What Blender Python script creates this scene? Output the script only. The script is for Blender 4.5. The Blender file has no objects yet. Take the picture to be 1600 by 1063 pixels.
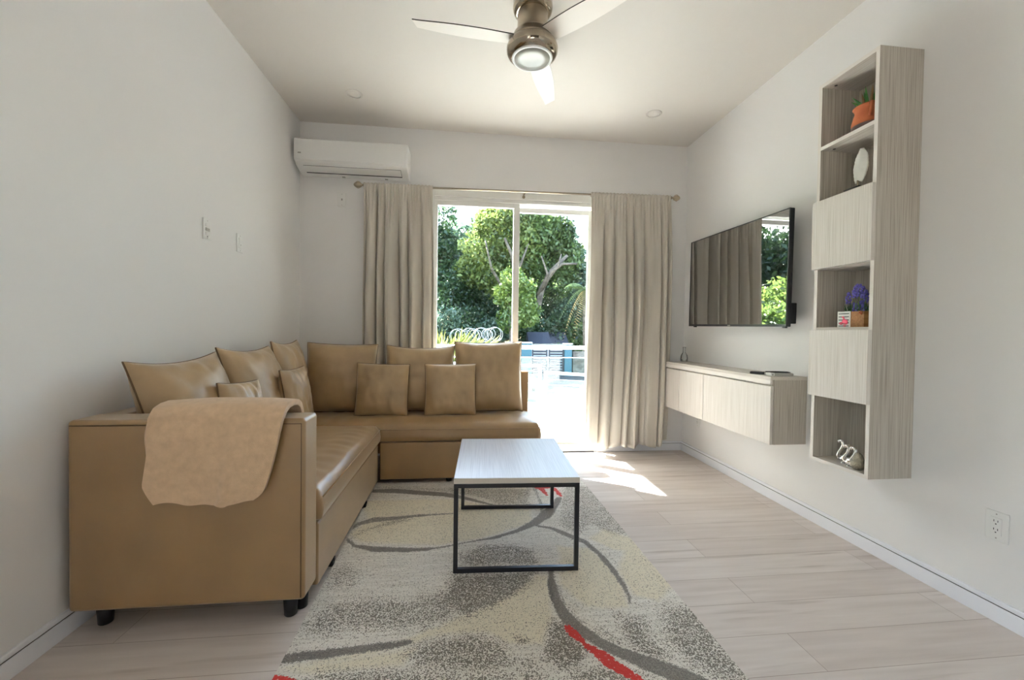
import bpy, bmesh, math, random
import numpy as np
from mathutils import Vector, Matrix, noise as mn

random.seed(7); rng = np.random.default_rng(7)
S = bpy.context.scene
COL = S.collection
PI = math.pi
XL, XR, YB, YR, H = -1.426, 2.110, 3.870, -3.3, 2.916

# ------------------------------------------------------------------ materials
def srgb(r, g, b):
    f = lambda c: (c/255/12.92 if c/255 <= .04045 else ((c/255+.055)/1.055)**2.4)
    return (f(r), f(g), f(b), 1)

def mat(name, col, rough=.5, metal=0, ior=1.5, bump=None, var=None, spec=None, coord='Object', emit=None, sheen=0):
    """bump=(scale,strength,distance); var=(scale3, colour2, lo, hi) mixes a second tone by noise"""
    m = bpy.data.materials.new(name); m.use_nodes = True
    nt = m.node_tree; N = nt.nodes; L = nt.links
    b = N['Principled BSDF']
    b.inputs['Base Color'].default_value = col
    b.inputs['Roughness'].default_value = rough
    b.inputs['Metallic'].default_value = metal
    b.inputs['IOR'].default_value = ior
    if spec is not None: b.inputs['Specular IOR Level'].default_value = spec
    if sheen: b.inputs['Sheen Weight'].default_value = sheen
    tc = N.new('ShaderNodeTexCoord')
    if var:
        sc, c2, lo, hi = var
        mp = N.new('ShaderNodeMapping'); mp.inputs['Scale'].default_value = sc
        L.new(tc.outputs[coord], mp.inputs['Vector'])
        nz = N.new('ShaderNodeTexNoise'); nz.inputs['Scale'].default_value = 1; nz.inputs['Detail'].default_value = 4
        L.new(mp.outputs[0], nz.inputs['Vector'])
        mr = N.new('ShaderNodeMapRange'); mr.inputs['From Min'].default_value = lo; mr.inputs['From Max'].default_value = hi
        L.new(nz.outputs['Fac'], mr.inputs['Value'])
        mx = N.new('ShaderNodeMix'); mx.data_type = 'RGBA'
        mx.inputs['A'].default_value = col; mx.inputs['B'].default_value = c2
        L.new(mr.outputs[0], mx.inputs['Factor']); L.new(mx.outputs['Result'], b.inputs['Base Color'])
    if bump:
        nz = N.new('ShaderNodeTexNoise'); nz.inputs['Scale'].default_value = bump[0]; nz.inputs['Detail'].default_value = 3
        L.new(tc.outputs[coord], nz.inputs['Vector'])
        bp = N.new('ShaderNodeBump'); bp.inputs['Strength'].default_value = bump[1]; bp.inputs['Distance'].default_value = bump[2]
        L.new(nz.outputs['Fac'], bp.inputs['Height']); L.new(bp.outputs[0], b.inputs['Normal'])
    return m

def thin_glass(name, tint, refl=1.0, ior=1.45):
    m = bpy.data.materials.new(name); m.use_nodes = True
    nt = m.node_tree; N = nt.nodes; L = nt.links; N.clear()
    o = N.new('ShaderNodeOutputMaterial'); t = N.new('ShaderNodeBsdfTransparent'); g = N.new('ShaderNodeBsdfGlossy')
    t.inputs['Color'].default_value = tint; g.inputs['Roughness'].default_value = .01
    fr = N.new('ShaderNodeFresnel'); fr.inputs['IOR'].default_value = ior
    mu = N.new('ShaderNodeMath'); mu.operation = 'MULTIPLY'; mu.inputs[1].default_value = refl
    mx = N.new('ShaderNodeMixShader')
    L.new(fr.outputs[0], mu.inputs[0]); L.new(mu.outputs[0], mx.inputs[0]); L.new(t.outputs[0], mx.inputs[1]); L.new(g.outputs[0], mx.inputs[2])
    L.new(mx.outputs[0], o.inputs['Surface'])
    return m

def wood_mat(name, c1, c2, axis='z'):
    """fine vertical laminate grain: noise squeezed across the grain"""
    sc = {'z': (260, 260, 3.0), 'y': (260, 3.0, 260), 'x': (3.0, 260, 260)}[axis]
    return mat(name, c1, .55, var=(sc, c2, .42, .66), coord='Object')

def leaf_mat(name, dark, light, trans=.35):
    m = bpy.data.materials.new(name); m.use_nodes = True
    nt = m.node_tree; N = nt.nodes; L = nt.links; N.clear()
    o = N.new('ShaderNodeOutputMaterial'); geo = N.new('ShaderNodeNewGeometry')
    tc = N.new('ShaderNodeTexCoord'); nz = N.new('ShaderNodeTexNoise'); nz.inputs['Scale'].default_value = .55; nz.inputs['Detail'].default_value = 2
    L.new(tc.outputs['Object'], nz.inputs['Vector'])
    ad = N.new('ShaderNodeMath'); ad.operation = 'MULTIPLY_ADD'; ad.inputs[1].default_value = .45
    mr = N.new('ShaderNodeMapRange'); mr.inputs['From Min'].default_value = .35; mr.inputs['From Max'].default_value = .7; mr.inputs['To Max'].default_value = .55
    L.new(nz.outputs['Fac'], mr.inputs['Value'])
    L.new(geo.outputs['Random Per Island'], ad.inputs[0]); L.new(mr.outputs[0], ad.inputs[2])
    mx = N.new('ShaderNodeMix'); mx.data_type = 'RGBA'; mx.inputs['A'].default_value = dark; mx.inputs['B'].default_value = light
    L.new(ad.outputs[0], mx.inputs['Factor'])
    d = N.new('ShaderNodeBsdfDiffuse'); t = N.new('ShaderNodeBsdfTranslucent'); ms = N.new('ShaderNodeMixShader'); ms.inputs[0].default_value = trans
    L.new(mx.outputs['Result'], d.inputs['Color']); L.new(mx.outputs['Result'], t.inputs['Color'])
    L.new(d.outputs[0], ms.inputs[1]); L.new(t.outputs[0], ms.inputs[2])
    g = N.new('ShaderNodeBsdfGlossy'); g.inputs['Roughness'].default_value = .4; g.inputs['Color'].default_value = (.8, .85, .8, 1)
    m2 = N.new('ShaderNodeMixShader'); m2.inputs[0].default_value = .05
    L.new(ms.outputs[0], m2.inputs[1]); L.new(g.outputs[0], m2.inputs[2]); L.new(m2.outputs[0], o.inputs['Surface'])
    return m

def fabric_trans(name, col, col2, trans):
    m = mat(name, col, .9, var=((18, 18, 1.2), col2, .35, .65), bump=(900, .15, .001), sheen=.2)
    nt = m.node_tree; N = nt.nodes; L = nt.links
    b = N['Principled BSDF']; o = [n for n in N if n.type == 'OUTPUT_MATERIAL'][0]
    t = N.new('ShaderNodeBsdfTranslucent'); t.inputs['Color'].default_value = col
    ms = N.new('ShaderNodeMixShader'); ms.inputs[0].default_value = trans
    L.new(b.outputs[0], ms.inputs[1]); L.new(t.outputs[0], ms.inputs[2]); L.new(ms.outputs[0], o.inputs['Surface'])
    return m

WALL = mat('wall_paint', srgb(228, 227, 226), .6, bump=(220, .04, .002))
CEIL = mat('ceiling_paint', srgb(208, 203, 197), .8)
TRIM = mat('trim_paint', srgb(232, 234, 240), .35)
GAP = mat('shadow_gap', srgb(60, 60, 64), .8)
LAM = wood_mat('laminate_vertical', srgb(196, 190, 180), srgb(164, 155, 143))  # darker copy of the laminate, puts shade on the side panels
LAMD = wood_mat('laminate_door', srgb(222, 217, 211), srgb(200, 193, 184))  # lighter copy of the laminate for the lit door fronts
LAMY = wood_mat('laminate_length', srgb(212, 206, 199), srgb(190, 182, 172), 'y')
EDGE = mat('edge_banding', srgb(225, 220, 214), .5)
LEATHER = mat('tan_leather', srgb(154, 121, 74), .45, bump=(420, .10, .0015), var=((5, 5, 5), srgb(142, 111, 67), .35, .65), spec=.6)
LEATHC = mat('cushion_leather', srgb(172, 144, 103), .45, bump=(420, .10, .0015), var=((6, 6, 6), srgb(156, 129, 91), .35, .65), spec=.6)
for _m in (LEATHER, LEATHC):
    _c = _m is LEATHC
    _b = _m.node_tree.nodes['Principled BSDF']; _b.inputs['Coat Weight'].default_value = .55 if _c else .9; _b.inputs['Coat Roughness'].default_value = .42 if _c else .34; _b.inputs['Coat IOR'].default_value = 1.6; _b.inputs['Sheen Weight'].default_value = .45; _b.inputs['Sheen Roughness'].default_value = .35; _b.inputs['Sheen Tint'].default_value = (1, .94, .85, 1)
STITCH = mat('seam_leather', srgb(96, 72, 44), .55)
BLACKP = mat('black_plastic', srgb(24, 24, 30), .4)
BLACKM = mat('black_metal', srgb(22, 24, 32), .35, spec=.6)
FLEECE = mat('beige_fleece', srgb(224, 192, 157), .95, bump=(520, .6, .005), var=((40, 40, 40), srgb(210, 178, 144), .3, .7), sheen=.35)
CURT = fabric_trans('curtain_fabric', srgb(215, 209, 198), srgb(203, 196, 184), .12)
STEEL = mat('brushed_nickel', srgb(170, 158, 140), .28, metal=1)
CHROME = mat('polished_nickel', srgb(176, 165, 148), .08, metal=1)
SILVER = mat('silver_blade', srgb(228, 222, 214), .35, spec=.5)
DKEDGE = mat('dark_edge', srgb(70, 62, 56), .4)
FROST = mat('frosted_glass', srgb(140, 140, 132), .35)
WHITEP = mat('white_plastic', srgb(228, 228, 226), .35)
WHITEG = mat('white_vinyl', srgb(232, 232, 228), .3)
GREYP = mat('grey_plastic', srgb(160, 158, 152), .4)
DKGREY = mat('dark_slot', srgb(40, 40, 44), .6)
SCREEN = mat('tv_glass', srgb(5, 5, 8), .012, ior=5.0)
TERRA = mat('terracotta', srgb(196, 112, 70), .8, var=((14, 14, 14), srgb(180, 98, 60), .35, .65), bump=(120, .15, .002))
TERRAD = mat('dark_glaze', srgb(96, 76, 72), .5)
SOIL = mat('soil', srgb(50, 38, 28), .95)
ALOE = mat('aloe_leaf', srgb(44, 110, 44), .4, var=((30, 30, 30), srgb(88, 150, 66), .4, .65))
ALOER = mat('aloe_brown_leaf', srgb(120, 92, 56), .5)
FEATH = mat('white_ceramic', srgb(226, 226, 220), .35)
BLACKB = mat('black_base', srgb(30, 28, 28), .35)
PLANTW = mat('planter_wood', srgb(170, 122, 70), .6, var=((8, 120, 120), srgb(146, 98, 52), .4, .62))
PINK = mat('pink_paint', srgb(236, 84, 112), .5)
LAVEN = mat('lavender_flower', srgb(92, 88, 176), .7, var=((90, 90, 90), srgb(130, 120, 205), .35, .65))
STEMG = mat('stem_green', srgb(96, 122, 50), .6)
FOLD = mat('foliage_green', srgb(50, 92, 48), .6)
SILV = mat('polished_silver', srgb(214, 212, 208), .1, metal=1)
SILVR = mat('rough_silver', srgb(150, 142, 126), .3, metal=1, bump=(160, .9, .006))
GLASSW = thin_glass('door_glass', (.93, .955, .94, 1), .55)
GLASSR = thin_glass('railing_glass', (.90, .96, .95, 1), .7)
GLASSV = thin_glass('vase_glass', (.975, .985, .985, 1), .7, 1.45)
TABTOP = mat('table_laminate', srgb(204, 206, 214), .3, var=((260, 3.0, 260), srgb(184, 186, 196), .42, .66), spec=.7)
TABEDGE = mat('table_edge', srgb(204, 196, 184), .5)

# floor planks run along x
def floor_mat():
    m = mat('floor_planks', srgb(190, 176, 163), .52, spec=.35)
    nt = m.node_tree; N = nt.nodes; L = nt.links; b = N['Principled BSDF']
    tc = N.new('ShaderNodeTexCoord')
    br = N.new('ShaderNodeTexBrick'); br.offset = .37; br.inputs['Scale'].default_value = 1
    br.inputs['Brick Width'].default_value = 1.22; br.inputs['Row Height'].default_value = .18
    br.inputs['Mortar Size'].default_value = .0012; br.inputs['Mortar Smooth'].default_value = .3
    br.inputs['Color1'].default_value = srgb(220, 213, 209); br.inputs['Color2'].default_value = srgb(211, 202, 197)
    br.inputs['Mortar'].default_value = srgb(158, 146, 138); br.inputs['Bias'].default_value = 0
    L.new(tc.outputs['Object'], br.inputs['Vector'])
    mp = N.new('ShaderNodeMapping'); mp.inputs['Scale'].default_value = (2.2, 26, 1); L.new(tc.outputs['Object'], mp.inputs['Vector'])
    nz = N.new('ShaderNodeTexNoise'); nz.inputs['Scale'].default_value = 1; nz.inputs['Detail'].default_value = 6; L.new(mp.outputs[0], nz.inputs['Vector'])
    mr = N.new('ShaderNodeMapRange'); mr.inputs['From Min'].default_value = .3; mr.inputs['From Max'].default_value = .75; mr.inputs['To Min'].default_value = .26; mr.inputs['To Max'].default_value = 0
    L.new(nz.outputs['Fac'], mr.inputs['Value'])
    mx = N.new('ShaderNodeMix'); mx.data_type = 'RGBA'; mx.inputs['B'].default_value = srgb(136, 118, 108)
    L.new(br.outputs['Color'], mx.inputs['A']); L.new(mr.outputs[0], mx.inputs['Factor'])
    # occasional darker knots / streaks
    mp2 = N.new('ShaderNodeMapping'); mp2.inputs['Scale'].default_value = (1.3, 17, 1); mp2.inputs['Location'].default_value = (3, 8, 0); L.new(tc.outputs['Object'], mp2.inputs['Vector'])
    n2 = N.new('ShaderNodeTexNoise'); n2.inputs['Scale'].default_value = 1; n2.inputs['Detail'].default_value = 3; L.new(mp2.outputs[0], n2.inputs['Vector'])
    m2r = N.new('ShaderNodeMapRange'); m2r.inputs['From Min'].default_value = .60; m2r.inputs['From Max'].default_value = .76; m2r.inputs['To Max'].default_value = .6
    L.new(n2.outputs['Fac'], m2r.inputs['Value'])
    mx2 = N.new('ShaderNodeMix'); mx2.data_type = 'RGBA'; mx2.inputs['B'].default_value = srgb(142, 126, 116)
    L.new(mx.outputs['Result'], mx2.inputs['A']); L.new(m2r.outputs[0], mx2.inputs['Factor'])
    L.new(mx2.outputs['Result'], b.inputs['Base Color'])
    return m
FLOOR = floor_mat()

# ------------------------------------------------------------------ mesh helpers
def obj(name, bm, m, parent=None, smooth=False, bevel=0, sub=0, world=True, seg=2, angle=40):
    """bmesh in world coordinates -> ONE mesh object; children are stored in their parent's space"""
    if parent is not None and world:
        bmesh.ops.transform(bm, matrix=wm(parent).inverted(), verts=bm.verts)
    me = bpy.data.meshes.new(name); bm.normal_update(); bm.to_mesh(me); bm.free()
    for mm in (m if isinstance(m, (list, tuple)) else [m]): me.materials.append(mm)
    o = bpy.data.objects.new(name, me); COL.objects.link(o)
    if parent is not None: o.parent = parent
    if smooth:
        for p in me.polygons: p.use_smooth = True
    if bevel:
        md = o.modifiers.new('bevel', 'BEVEL'); md.width = bevel; md.segments = seg; md.limit_method = 'ANGLE'; md.angle_limit = math.radians(angle)
        md.harden_normals = False
        for p in me.polygons: p.use_smooth = True
        es = me.attributes.get('sharp_face')
    if sub:
        md = o.modifiers.new('sub', 'SUBSURF'); md.levels = sub; md.render_levels = sub
    if bevel:
        wn = o.modifiers.new('wn', 'WEIGHTED_NORMAL'); wn.keep_sharp = True
    return o

def wm(o):
    m = o.matrix_basis.copy()
    return m if o.parent is None else wm(o.parent) @ m

def tag(o, label, cat, group=None, kind=None):
    o['label'] = label; o['category'] = cat
    if group: o['group'] = group
    if kind: o['kind'] = kind
    return o

def empty(name, loc, label, cat, rz=0, group=None):
    o = bpy.data.objects.new(name, None); COL.objects.link(o)
    o.location = loc; o.rotation_euler = (0, 0, rz); o.empty_display_size = .1
    return tag(o, label, cat, group)

def struct(o):
    o['kind'] = 'structure'; return o

def box(bm, x0, x1, y0, y1, z0, z1, mi=0):
    vs = [bm.verts.new(p) for p in ((x0,y0,z0),(x1,y0,z0),(x1,y1,z0),(x0,y1,z0),(x0,y0,z1),(x1,y0,z1),(x1,y1,z1),(x0,y1,z1))]
    fs = []
    for q in ((3,2,1,0),(4,5,6,7),(0,1,5,4),(1,2,6,5),(2,3,7,6),(3,0,4,7)):
        f = bm.faces.new([vs[i] for i in q]); f.material_index = mi; fs.append(f)
    return fs

def B(*boxes):
    bm = bmesh.new()
    for b in boxes: box(bm, *b)
    return bm

def tube(bm, pts, r, n=8, caps=True, mi=0):
    """swept tube; r number or per-point list"""
    pts = [Vector(p) for p in pts]; k = len(pts)
    rs = r if isinstance(r, (list, tuple)) else [r]*k
    rings = []; up = None
    for i, p in enumerate(pts):
        t = (pts[min(i+1, k-1)] - pts[max(i-1, 0)]).normalized()
        if up is None:
            up = Vector((0,0,1)) if abs(t.z) < .9 else Vector((1,0,0))
        a = t.cross(up)
        if a.length < 1e-6: a = t.cross(Vector((0,1,.1)))
        a.normalize(); up = a.cross(t).normalized()
        rings.append([bm.verts.new(p + (a*math.cos(2*PI*j/n) + up*math.sin(2*PI*j/n))*rs[i]) for j in range(n)])
    for i in range(k-1):
        for j in range(n):
            f = bm.faces.new((rings[i][j], rings[i][(j+1)%n], rings[i+1][(j+1)%n], rings[i+1][j])); f.material_index = mi
    if caps:
        bm.faces.new(rings[0][::-1]).material_index = mi; bm.faces.new(rings[-1]).material_index = mi
    return bm

def lathe(bm, prof, c, n=32, caps=True, axis='z'):
    """prof: list of (radius, height) about a vertical axis through c"""
    rings = []
    for r, z in prof:
        ring = []
        for j in range(n):
            a = 2*PI*j/n
            if axis == 'z': p = (c[0]+r*math.cos(a), c[1]+r*math.sin(a), c[2]+z)
            else: p = (c[0]+z, c[1]+r*math.cos(a), c[2]+r*math.sin(a))
            ring.append(bm.verts.new(p))
        rings.append(ring)
    for i in range(len(rings)-1):
        for j in range(n):
            bm.faces.new((rings[i][j], rings[i][(j+1)%n], rings[i+1][(j+1)%n], rings[i+1][j]))
    if caps:
        bm.faces.new(rings[0][::-1]); bm.faces.new(rings[-1])
    bmesh.ops.recalc_face_normals(bm, faces=bm.faces)
    return bm

def prism(bm, poly, a0, a1, axis='y'):
    """extrude a 2-D polygon along an axis: poly coords are the other two axes in xyz order"""
    def P(u, v, a): return {'x': (a,u,v), 'y': (u,a,v), 'z': (u,v,a)}[axis]
    A = [bm.verts.new(P(u,v,a0)) for u, v in poly]; Bv = [bm.verts.new(P(u,v,a1)) for u, v in poly]
    n = len(poly)
    bm.faces.new(A); bm.faces.new(Bv[::-1])
    for i in range(n): bm.faces.new((A[i], Bv[i], Bv[(i+1)%n], A[(i+1)%n]))
    bmesh.ops.recalc_face_normals(bm, faces=bm.faces)
    return bm

def np_mesh(name, verts, faces, m, parent=None, smooth=False):
    me = bpy.data.meshes.new(name); me.from_pydata(verts, [], faces); me.update()
    for mm in (m if isinstance(m, (list, tuple)) else [m]): me.materials.append(mm)
    if smooth:
        for p in me.polygons: p.use_smooth = True
    o = bpy.data.objects.new(name, me); COL.objects.link(o)
    if parent is not None: o.parent = parent; o.matrix_parent_inverse = wm(parent).inverted()
    return o

# ------------------------------------------------------------------ room shell
struct(obj('floor', B((XL-.15, XR+.15, YR-.15, YB+.06, -.12, 0)), FLOOR))
struct(obj('ceiling', B((XL-.15, XR+.15, YR-.15, YB+.15, H, H+.12)), CEIL))
# left wall has an opening added behind the camera to let in fill light
WY0, WY1, WZ0, WZ1 = -2.75, -.75, .75, 2.35
struct(obj('wall_left', B((XL-.15, XL, WY1, YB+.15, -.12, H), (XL-.15, XL, YR-.15, WY0, -.12, H), (XL-.15, XL, WY0, WY1, -.12, WZ0), (XL-.15, XL, WY0, WY1, WZ1, H)), WALL))
struct(obj('wall_right', B((XR, XR+.15, YR-.15, YB+.15, -.12, H)), WALL))
struct(obj('wall_rear', B((XL, XR, YR-.15, YR, -.12, H)), mat('rear_wall_absorber', srgb(92, 86, 80), .7)))  # unseen rear wall, coloured dark to soak up bounce light
DX0, DX1, DZ1 = -.300, 1.235, 2.405
struct(obj('wall_back', B((XL, DX0, YB, YB+.15, -.12, H), (DX1, XR, YB, YB+.15, -.12, H), (DX0, DX1, YB, YB+.15, DZ1, H), (DX0, DX1, YB+.06, YB+.15, -.12, -.02)), WALL))
# unseen window added behind the camera for the fill light
w1 = struct(obj('fill_window', B((XL-.12, XL-.05, WY0, WY0+.05, WZ0, WZ1), (XL-.12, XL-.05, WY1-.05, WY1, WZ0, WZ1), (XL-.12, XL-.05, WY0+.05, WY1-.05, WZ0, WZ0+.05), (XL-.12, XL-.05, WY0+.05, WY1-.05, WZ1-.05, WZ1), (XL-.12, XL-.05, (WY0+WY1)/2-.03, (WY0+WY1)/2+.03, WZ0+.05, WZ1-.05)), WHITEG))
obj('pane', B((XL-.09, XL-.084, WY0+.05, WY1-.05, WZ0+.05, WZ1-.05)), GLASSW, w1)

def baseboard(name, p0, p1, nrm):
    """two stepped boards with a thin shadow groove between"""
    (xa, ya), (xb, yb) = p0, p1; nx, ny = nrm
    def slab(t0, t1, z0, z1):
        xs = sorted((xa+nx*t0, xb+nx*t1)) if nx else sorted((xa, xb))
        ys = sorted((ya+ny*t0, yb+ny*t1)) if ny else sorted((ya, yb))
        if nx: xs = sorted((xa+nx*t0, xa+nx*t1))
        if ny: ys = sorted((ya+ny*t0, ya+ny*t1))
        return (xs[0], xs[1], ys[0], ys[1], z0, z1)
    b = struct(obj(name, B(slab(0, .016, 0, .066)), TRIM, bevel=.002))
    obj('groove', B(slab(0, .0125, .066, .0685)), GAP, b)
    obj('cap_moulding', B(slab(0, .013, .0685, .088)), TRIM, b, bevel=.003)
baseboard('baseboard_left', (XL, YR), (XL, YB), (1, 0))
baseboard('baseboard_right', (XR, YR), (XR, YB), (-1, 0))
baseboard('baseboard_back', (DX1+.02, YB), (XR-.016, YB), (0, -1))
baseboard('baseboard_back_left', (XL+.016, YB), (DX0-.02, YB), (0, -1))

# ------------------------------------------------------------------ sliding glass door
dr = struct(obj('door_1', B((DX0, DX0+.025, YB-.004, YB+.14, 0, DZ1), (DX1-.025, DX1, YB-.004, YB+.14, 0, DZ1), (DX0+.025, DX1-.025, YB-.004, YB+.14, 2.335, DZ1)), WHITEG, bevel=.003))
obj('head_track', B((DX0+.025, DX1-.025, YB+.012, YB+.13, 2.300, 2.335), (DX0+.025, DX1-.025, YB+.006, YB+.012, 2.303, 2.312)), WHITEG, dr, bevel=.002)
obj('sill_track', B((DX0+.025, DX1-.025, YB-.02, YB+.14, .0, .035), (DX0+.025, DX1-.025, YB+.03, YB+.045, .035, .06), (DX0+.025, DX1-.025, YB+.09, YB+.10, .035, .06)), WHITEG, dr, bevel=.002)
obj('sill_shadow_strip', B((DX0+.01, DX1-.01, YB-.027, YB-.0205, .0, .012)), GAP, dr)  # dark strip put in for the shadow line where sill meets floor
def sash(x0, x1, y0, y1, z0, z1, sl, sr, t, b, nm):
    p = obj(nm, B((x0, x0+sl, y0, y1, z0, z1), (x1-sr, x1, y0, y1, z0, z1), (x0+sl, x1-sr, y0, y1, z1-t, z1), (x0+sl, x1-sr, y0, y1, z0, z0+b)), WHITEG, dr, bevel=.003)
    ym = (y0+y1)/2
    obj('pane', B((x0+sl, x1-sr, ym-.003, ym+.003, z0+b, z1-t)), GLASSW, p)
    return p
sash(DX0+.025, .499, YB+.015, YB+.055, .06, 2.300, .028, .055, .040, .075, 'sliding_panel')
sash(.447, DX1-.025, YB+.072, YB+.112, .06, 2.285, .05, .045, .045, .075, 'fixed_panel')

# ------------------------------------------------------------------ curtain rod and curtains
YC = 3.775
rod = empty('curtain_rod', (.5, YC, 2.375), 'thin grey metal curtain rod with cage finials spanning above the glass door', 'curtain rod')
ZRL, ZRR = 2.365, 2.392
def zr(x): return ZRL + (x + .9)/(2.85)*(ZRR-ZRL)
obj('pole', tube(bmesh.new(), [(-.86, YC, zr(-.86)), (1.90, YC, zr(1.90))], .0085, 12), STEEL, rod, smooth=True)
for sx, x in ((-1, -.86), (1, 1.90)):
    bm = bmesh.new()
    z = zr(x)
    prof = [(.010, 0), (.013, .004), (.013, .012), (.008, .016), (.008, .022), (.015, .029), (.022, .040), (.0255, .052), (.0255, .064), (.021, .077), (.013, .087), (.005, .093)]
    lathe(bm, [(r, sx*h) for r, h in prof], (x, YC, z), 16, axis='x')
    f = obj('finial', bm, STEEL, rod, smooth=True)
    bm = bmesh.new()
    for k in range(6):
        a0 = 2*PI*k/6
        tube(bm, [(x+sx*(.024+.062*t/8), YC+(.004+.026*math.sin(PI*t/8))*math.cos(a0+1.2*t/8), z+(.004+.026*math.sin(PI*t/8))*math.sin(a0+1.2*t/8)) for t in range(9)], .0022, 6)
    obj('cage_wire', bm, STEEL, f, smooth=True)
for x in (.53,):
    bm = B((x-.006, x+.006, YC, YB, zr(x)-.006, zr(x)+.006)); tube(bm, [(x, YB-.008, zr(x)-.02), (x, YB, zr(x)-.02)], .014, 12)
    obj('bracket', bm, STEEL, rod)

def curtain(name, label, xt0, xt1, xb0, xb1, zb, folds, seed, bulge=0):
    nx, nz = 300, 64
    r = random.Random(seed)
    top = 0
    cen = (xt0+xt1)/2
    V = []; F = []
    amps = [r.uniform(.6, 1.0) for _ in range(folds+2)]
    ph = [r.uniform(-.25, .25) for _ in range(folds+2)]
    for j in range(nz+1):
        v = j/nz                                   # 0 top .. 1 bottom
        for i in range(nx+1):
            u = i/nx
            x0 = xt0 + (xb0-xt0)*v + bulge*math.sin(PI*min(1, v*1.3))*.5*(1-u)
            x1 = xt1 + (xb1-xt1)*v
            if bulge: x1 += .02*math.sin(PI*v)
            k = u*folds; kk = int(k) if u < 1 else folds-1
            fr = k-kk
            a0, a1 = amps[kk], amps[kk+1]; am = a0+(a1-a0)*fr
            kq = k + (ph[kk]*(1-fr)+ph[kk+1]*fr)*1.3 + .10*math.sin(2.1*v+kk*1.7)*v
            w = 1-2*abs(math.sin(PI*kq))**.42
            big = .058*am*w*(.30+.70*min(1, v*3.0)) + .010*math.sin(PI*kq*2.0+kk*2.2)*min(1, v*2)
            sm = .009*math.sin(2*PI*u*folds*3.3+seed+1.3*math.sin(u*17))*max(0, 1-v*5)
            hem = .004*math.sin(u*37+v*9)*v
            y = YC - .012*v + big + sm + hem
            x = x0 + (x1-x0)*u + .011*am*math.cos(2*PI*k)*min(1, v*2) + .004*math.sin(9*v+kk)
            zt = zr(x) + .016 + .004*math.sin(u*folds*20)
            zbb = zb + .012*math.sin(u*folds*2*PI*.5+seed)
            if u > .93 and bulge: zbb += .05*(u-.93)/.07
            z = zt + (zbb-zt)*v
            if v < .03:                             # rod pocket wraps the pole
                y = YC-.0135 + .35*sm
            V.append((x, y, z))
    W = nx+1
    for j in range(nz):
        for i in range(nx): F.append((j*W+i, j*W+i+1, (j+1)*W+i+1, (j+1)*W+i))
    o = np_mesh(name, V, F, CURT, smooth=True)
    sd = o.modifiers.new('thick', 'SOLIDIFY'); sd.thickness = .003; sd.offset = 0
    tag(o, label, 'curtain', 'beige curtains at the glass door')
    # stitched rod pocket: a gathered sleeve around the pole
    V = []; F = []; n = 10; m = 220
    for i in range(m+1):
        u = i/m; x = xt0 + (xt1-xt0)*u
        for k in range(n):
            a = 2*PI*k/n
            rr = .0165 + .0035*math.sin(u*folds*21+k*.9) + .002*math.sin(u*folds*47)
            V.append((x, YC+rr*math.cos(a)*.9, zr(x)+rr*math.sin(a)))
    for i in range(m):
        for k in range(n): F.append((i*n+k, i*n+(k+1)%n, (i+1)*n+(k+1)%n, (i+1)*n+k))
    np_mesh('rod_pocket', V, F, CURT, o, smooth=True)
    return o
curtain('curtain', 'beige curtain left of the glass door, its hem hidden behind the sofa', -.868, -.285, -.872, -.262, .075, 6, 3)
curtain('curtain', 'beige curtain right of the glass door, hanging beside the floating media console', 1.135, 1.895, 1.095, 1.875, .075, 7, 11, .02)

# ------------------------------------------------------------------ wall air conditioner
ac = empty('air_conditioner', (-.945, 3.77, 2.375), 'long white split air conditioner unit high on the back wall', 'air conditioner')
ax0, ax1 = -1.398, -.488
def zA(x): return 0.0
prof = [(YB, 2.690), (3.690, 2.690), (3.668, 2.682), (3.660, 2.660), (3.660, 2.510), (3.664, 2.498), (3.700, 2.480), (3.790, 2.449), (3.815, 2.445), (YB, 2.445)]
obj('housing', prism(bmesh.new(), prof, ax0, ax1, 'x'), WHITEP, ac, bevel=.008, angle=25)
pr = [(3.660, 2.684), (3.650, 2.674), (3.6475, 2.545), (3.650, 2.512), (3.662, 2.506), (3.664, 2.68)]
fp = obj('front_panel', prism(bmesh.new(), pr, ax0+.004, ax1-.018, 'x'), WHITEP, ac, bevel=.003, angle=25)
obj('logo_badge', B((ax0+.035, ax0+.060, 3.6462, 3.6485, 2.556, 2.566)), GREYP, fp)
# louvre flap over a dark outlet slot, lying on the slanted lower front
def slant(x0, x1, s0, s1, off, th):
    a = Vector((3.698, 2.4807)); b = Vector((3.790, 2.449)); d = (b-a); n = Vector((d.y, -d.x)).normalized()
    p0 = a+d*s0+n*off; p1 = a+d*s1+n*off; q0 = p0+n*th; q1 = p1+n*th
    return prism(bmesh.new(), [tuple(p0), tuple(p1), tuple(q1), tuple(q0)], x0, x1, 'x')
obj('outlet_slot', slant(ax0+.06, ax1-.06, .02, .98, -.001, .003), DKGREY, ac)
obj('louvre', slant(ax0+.062, ax1-.062, .02, .80, .002, .006), WHITEP, ac, bevel=.002)
for x in (-1.05, -.69):
    obj('clip', B((x-.012, x+.012, 3.825, 3.842, 2.439, 2.447)), GREYP, ac)

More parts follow.
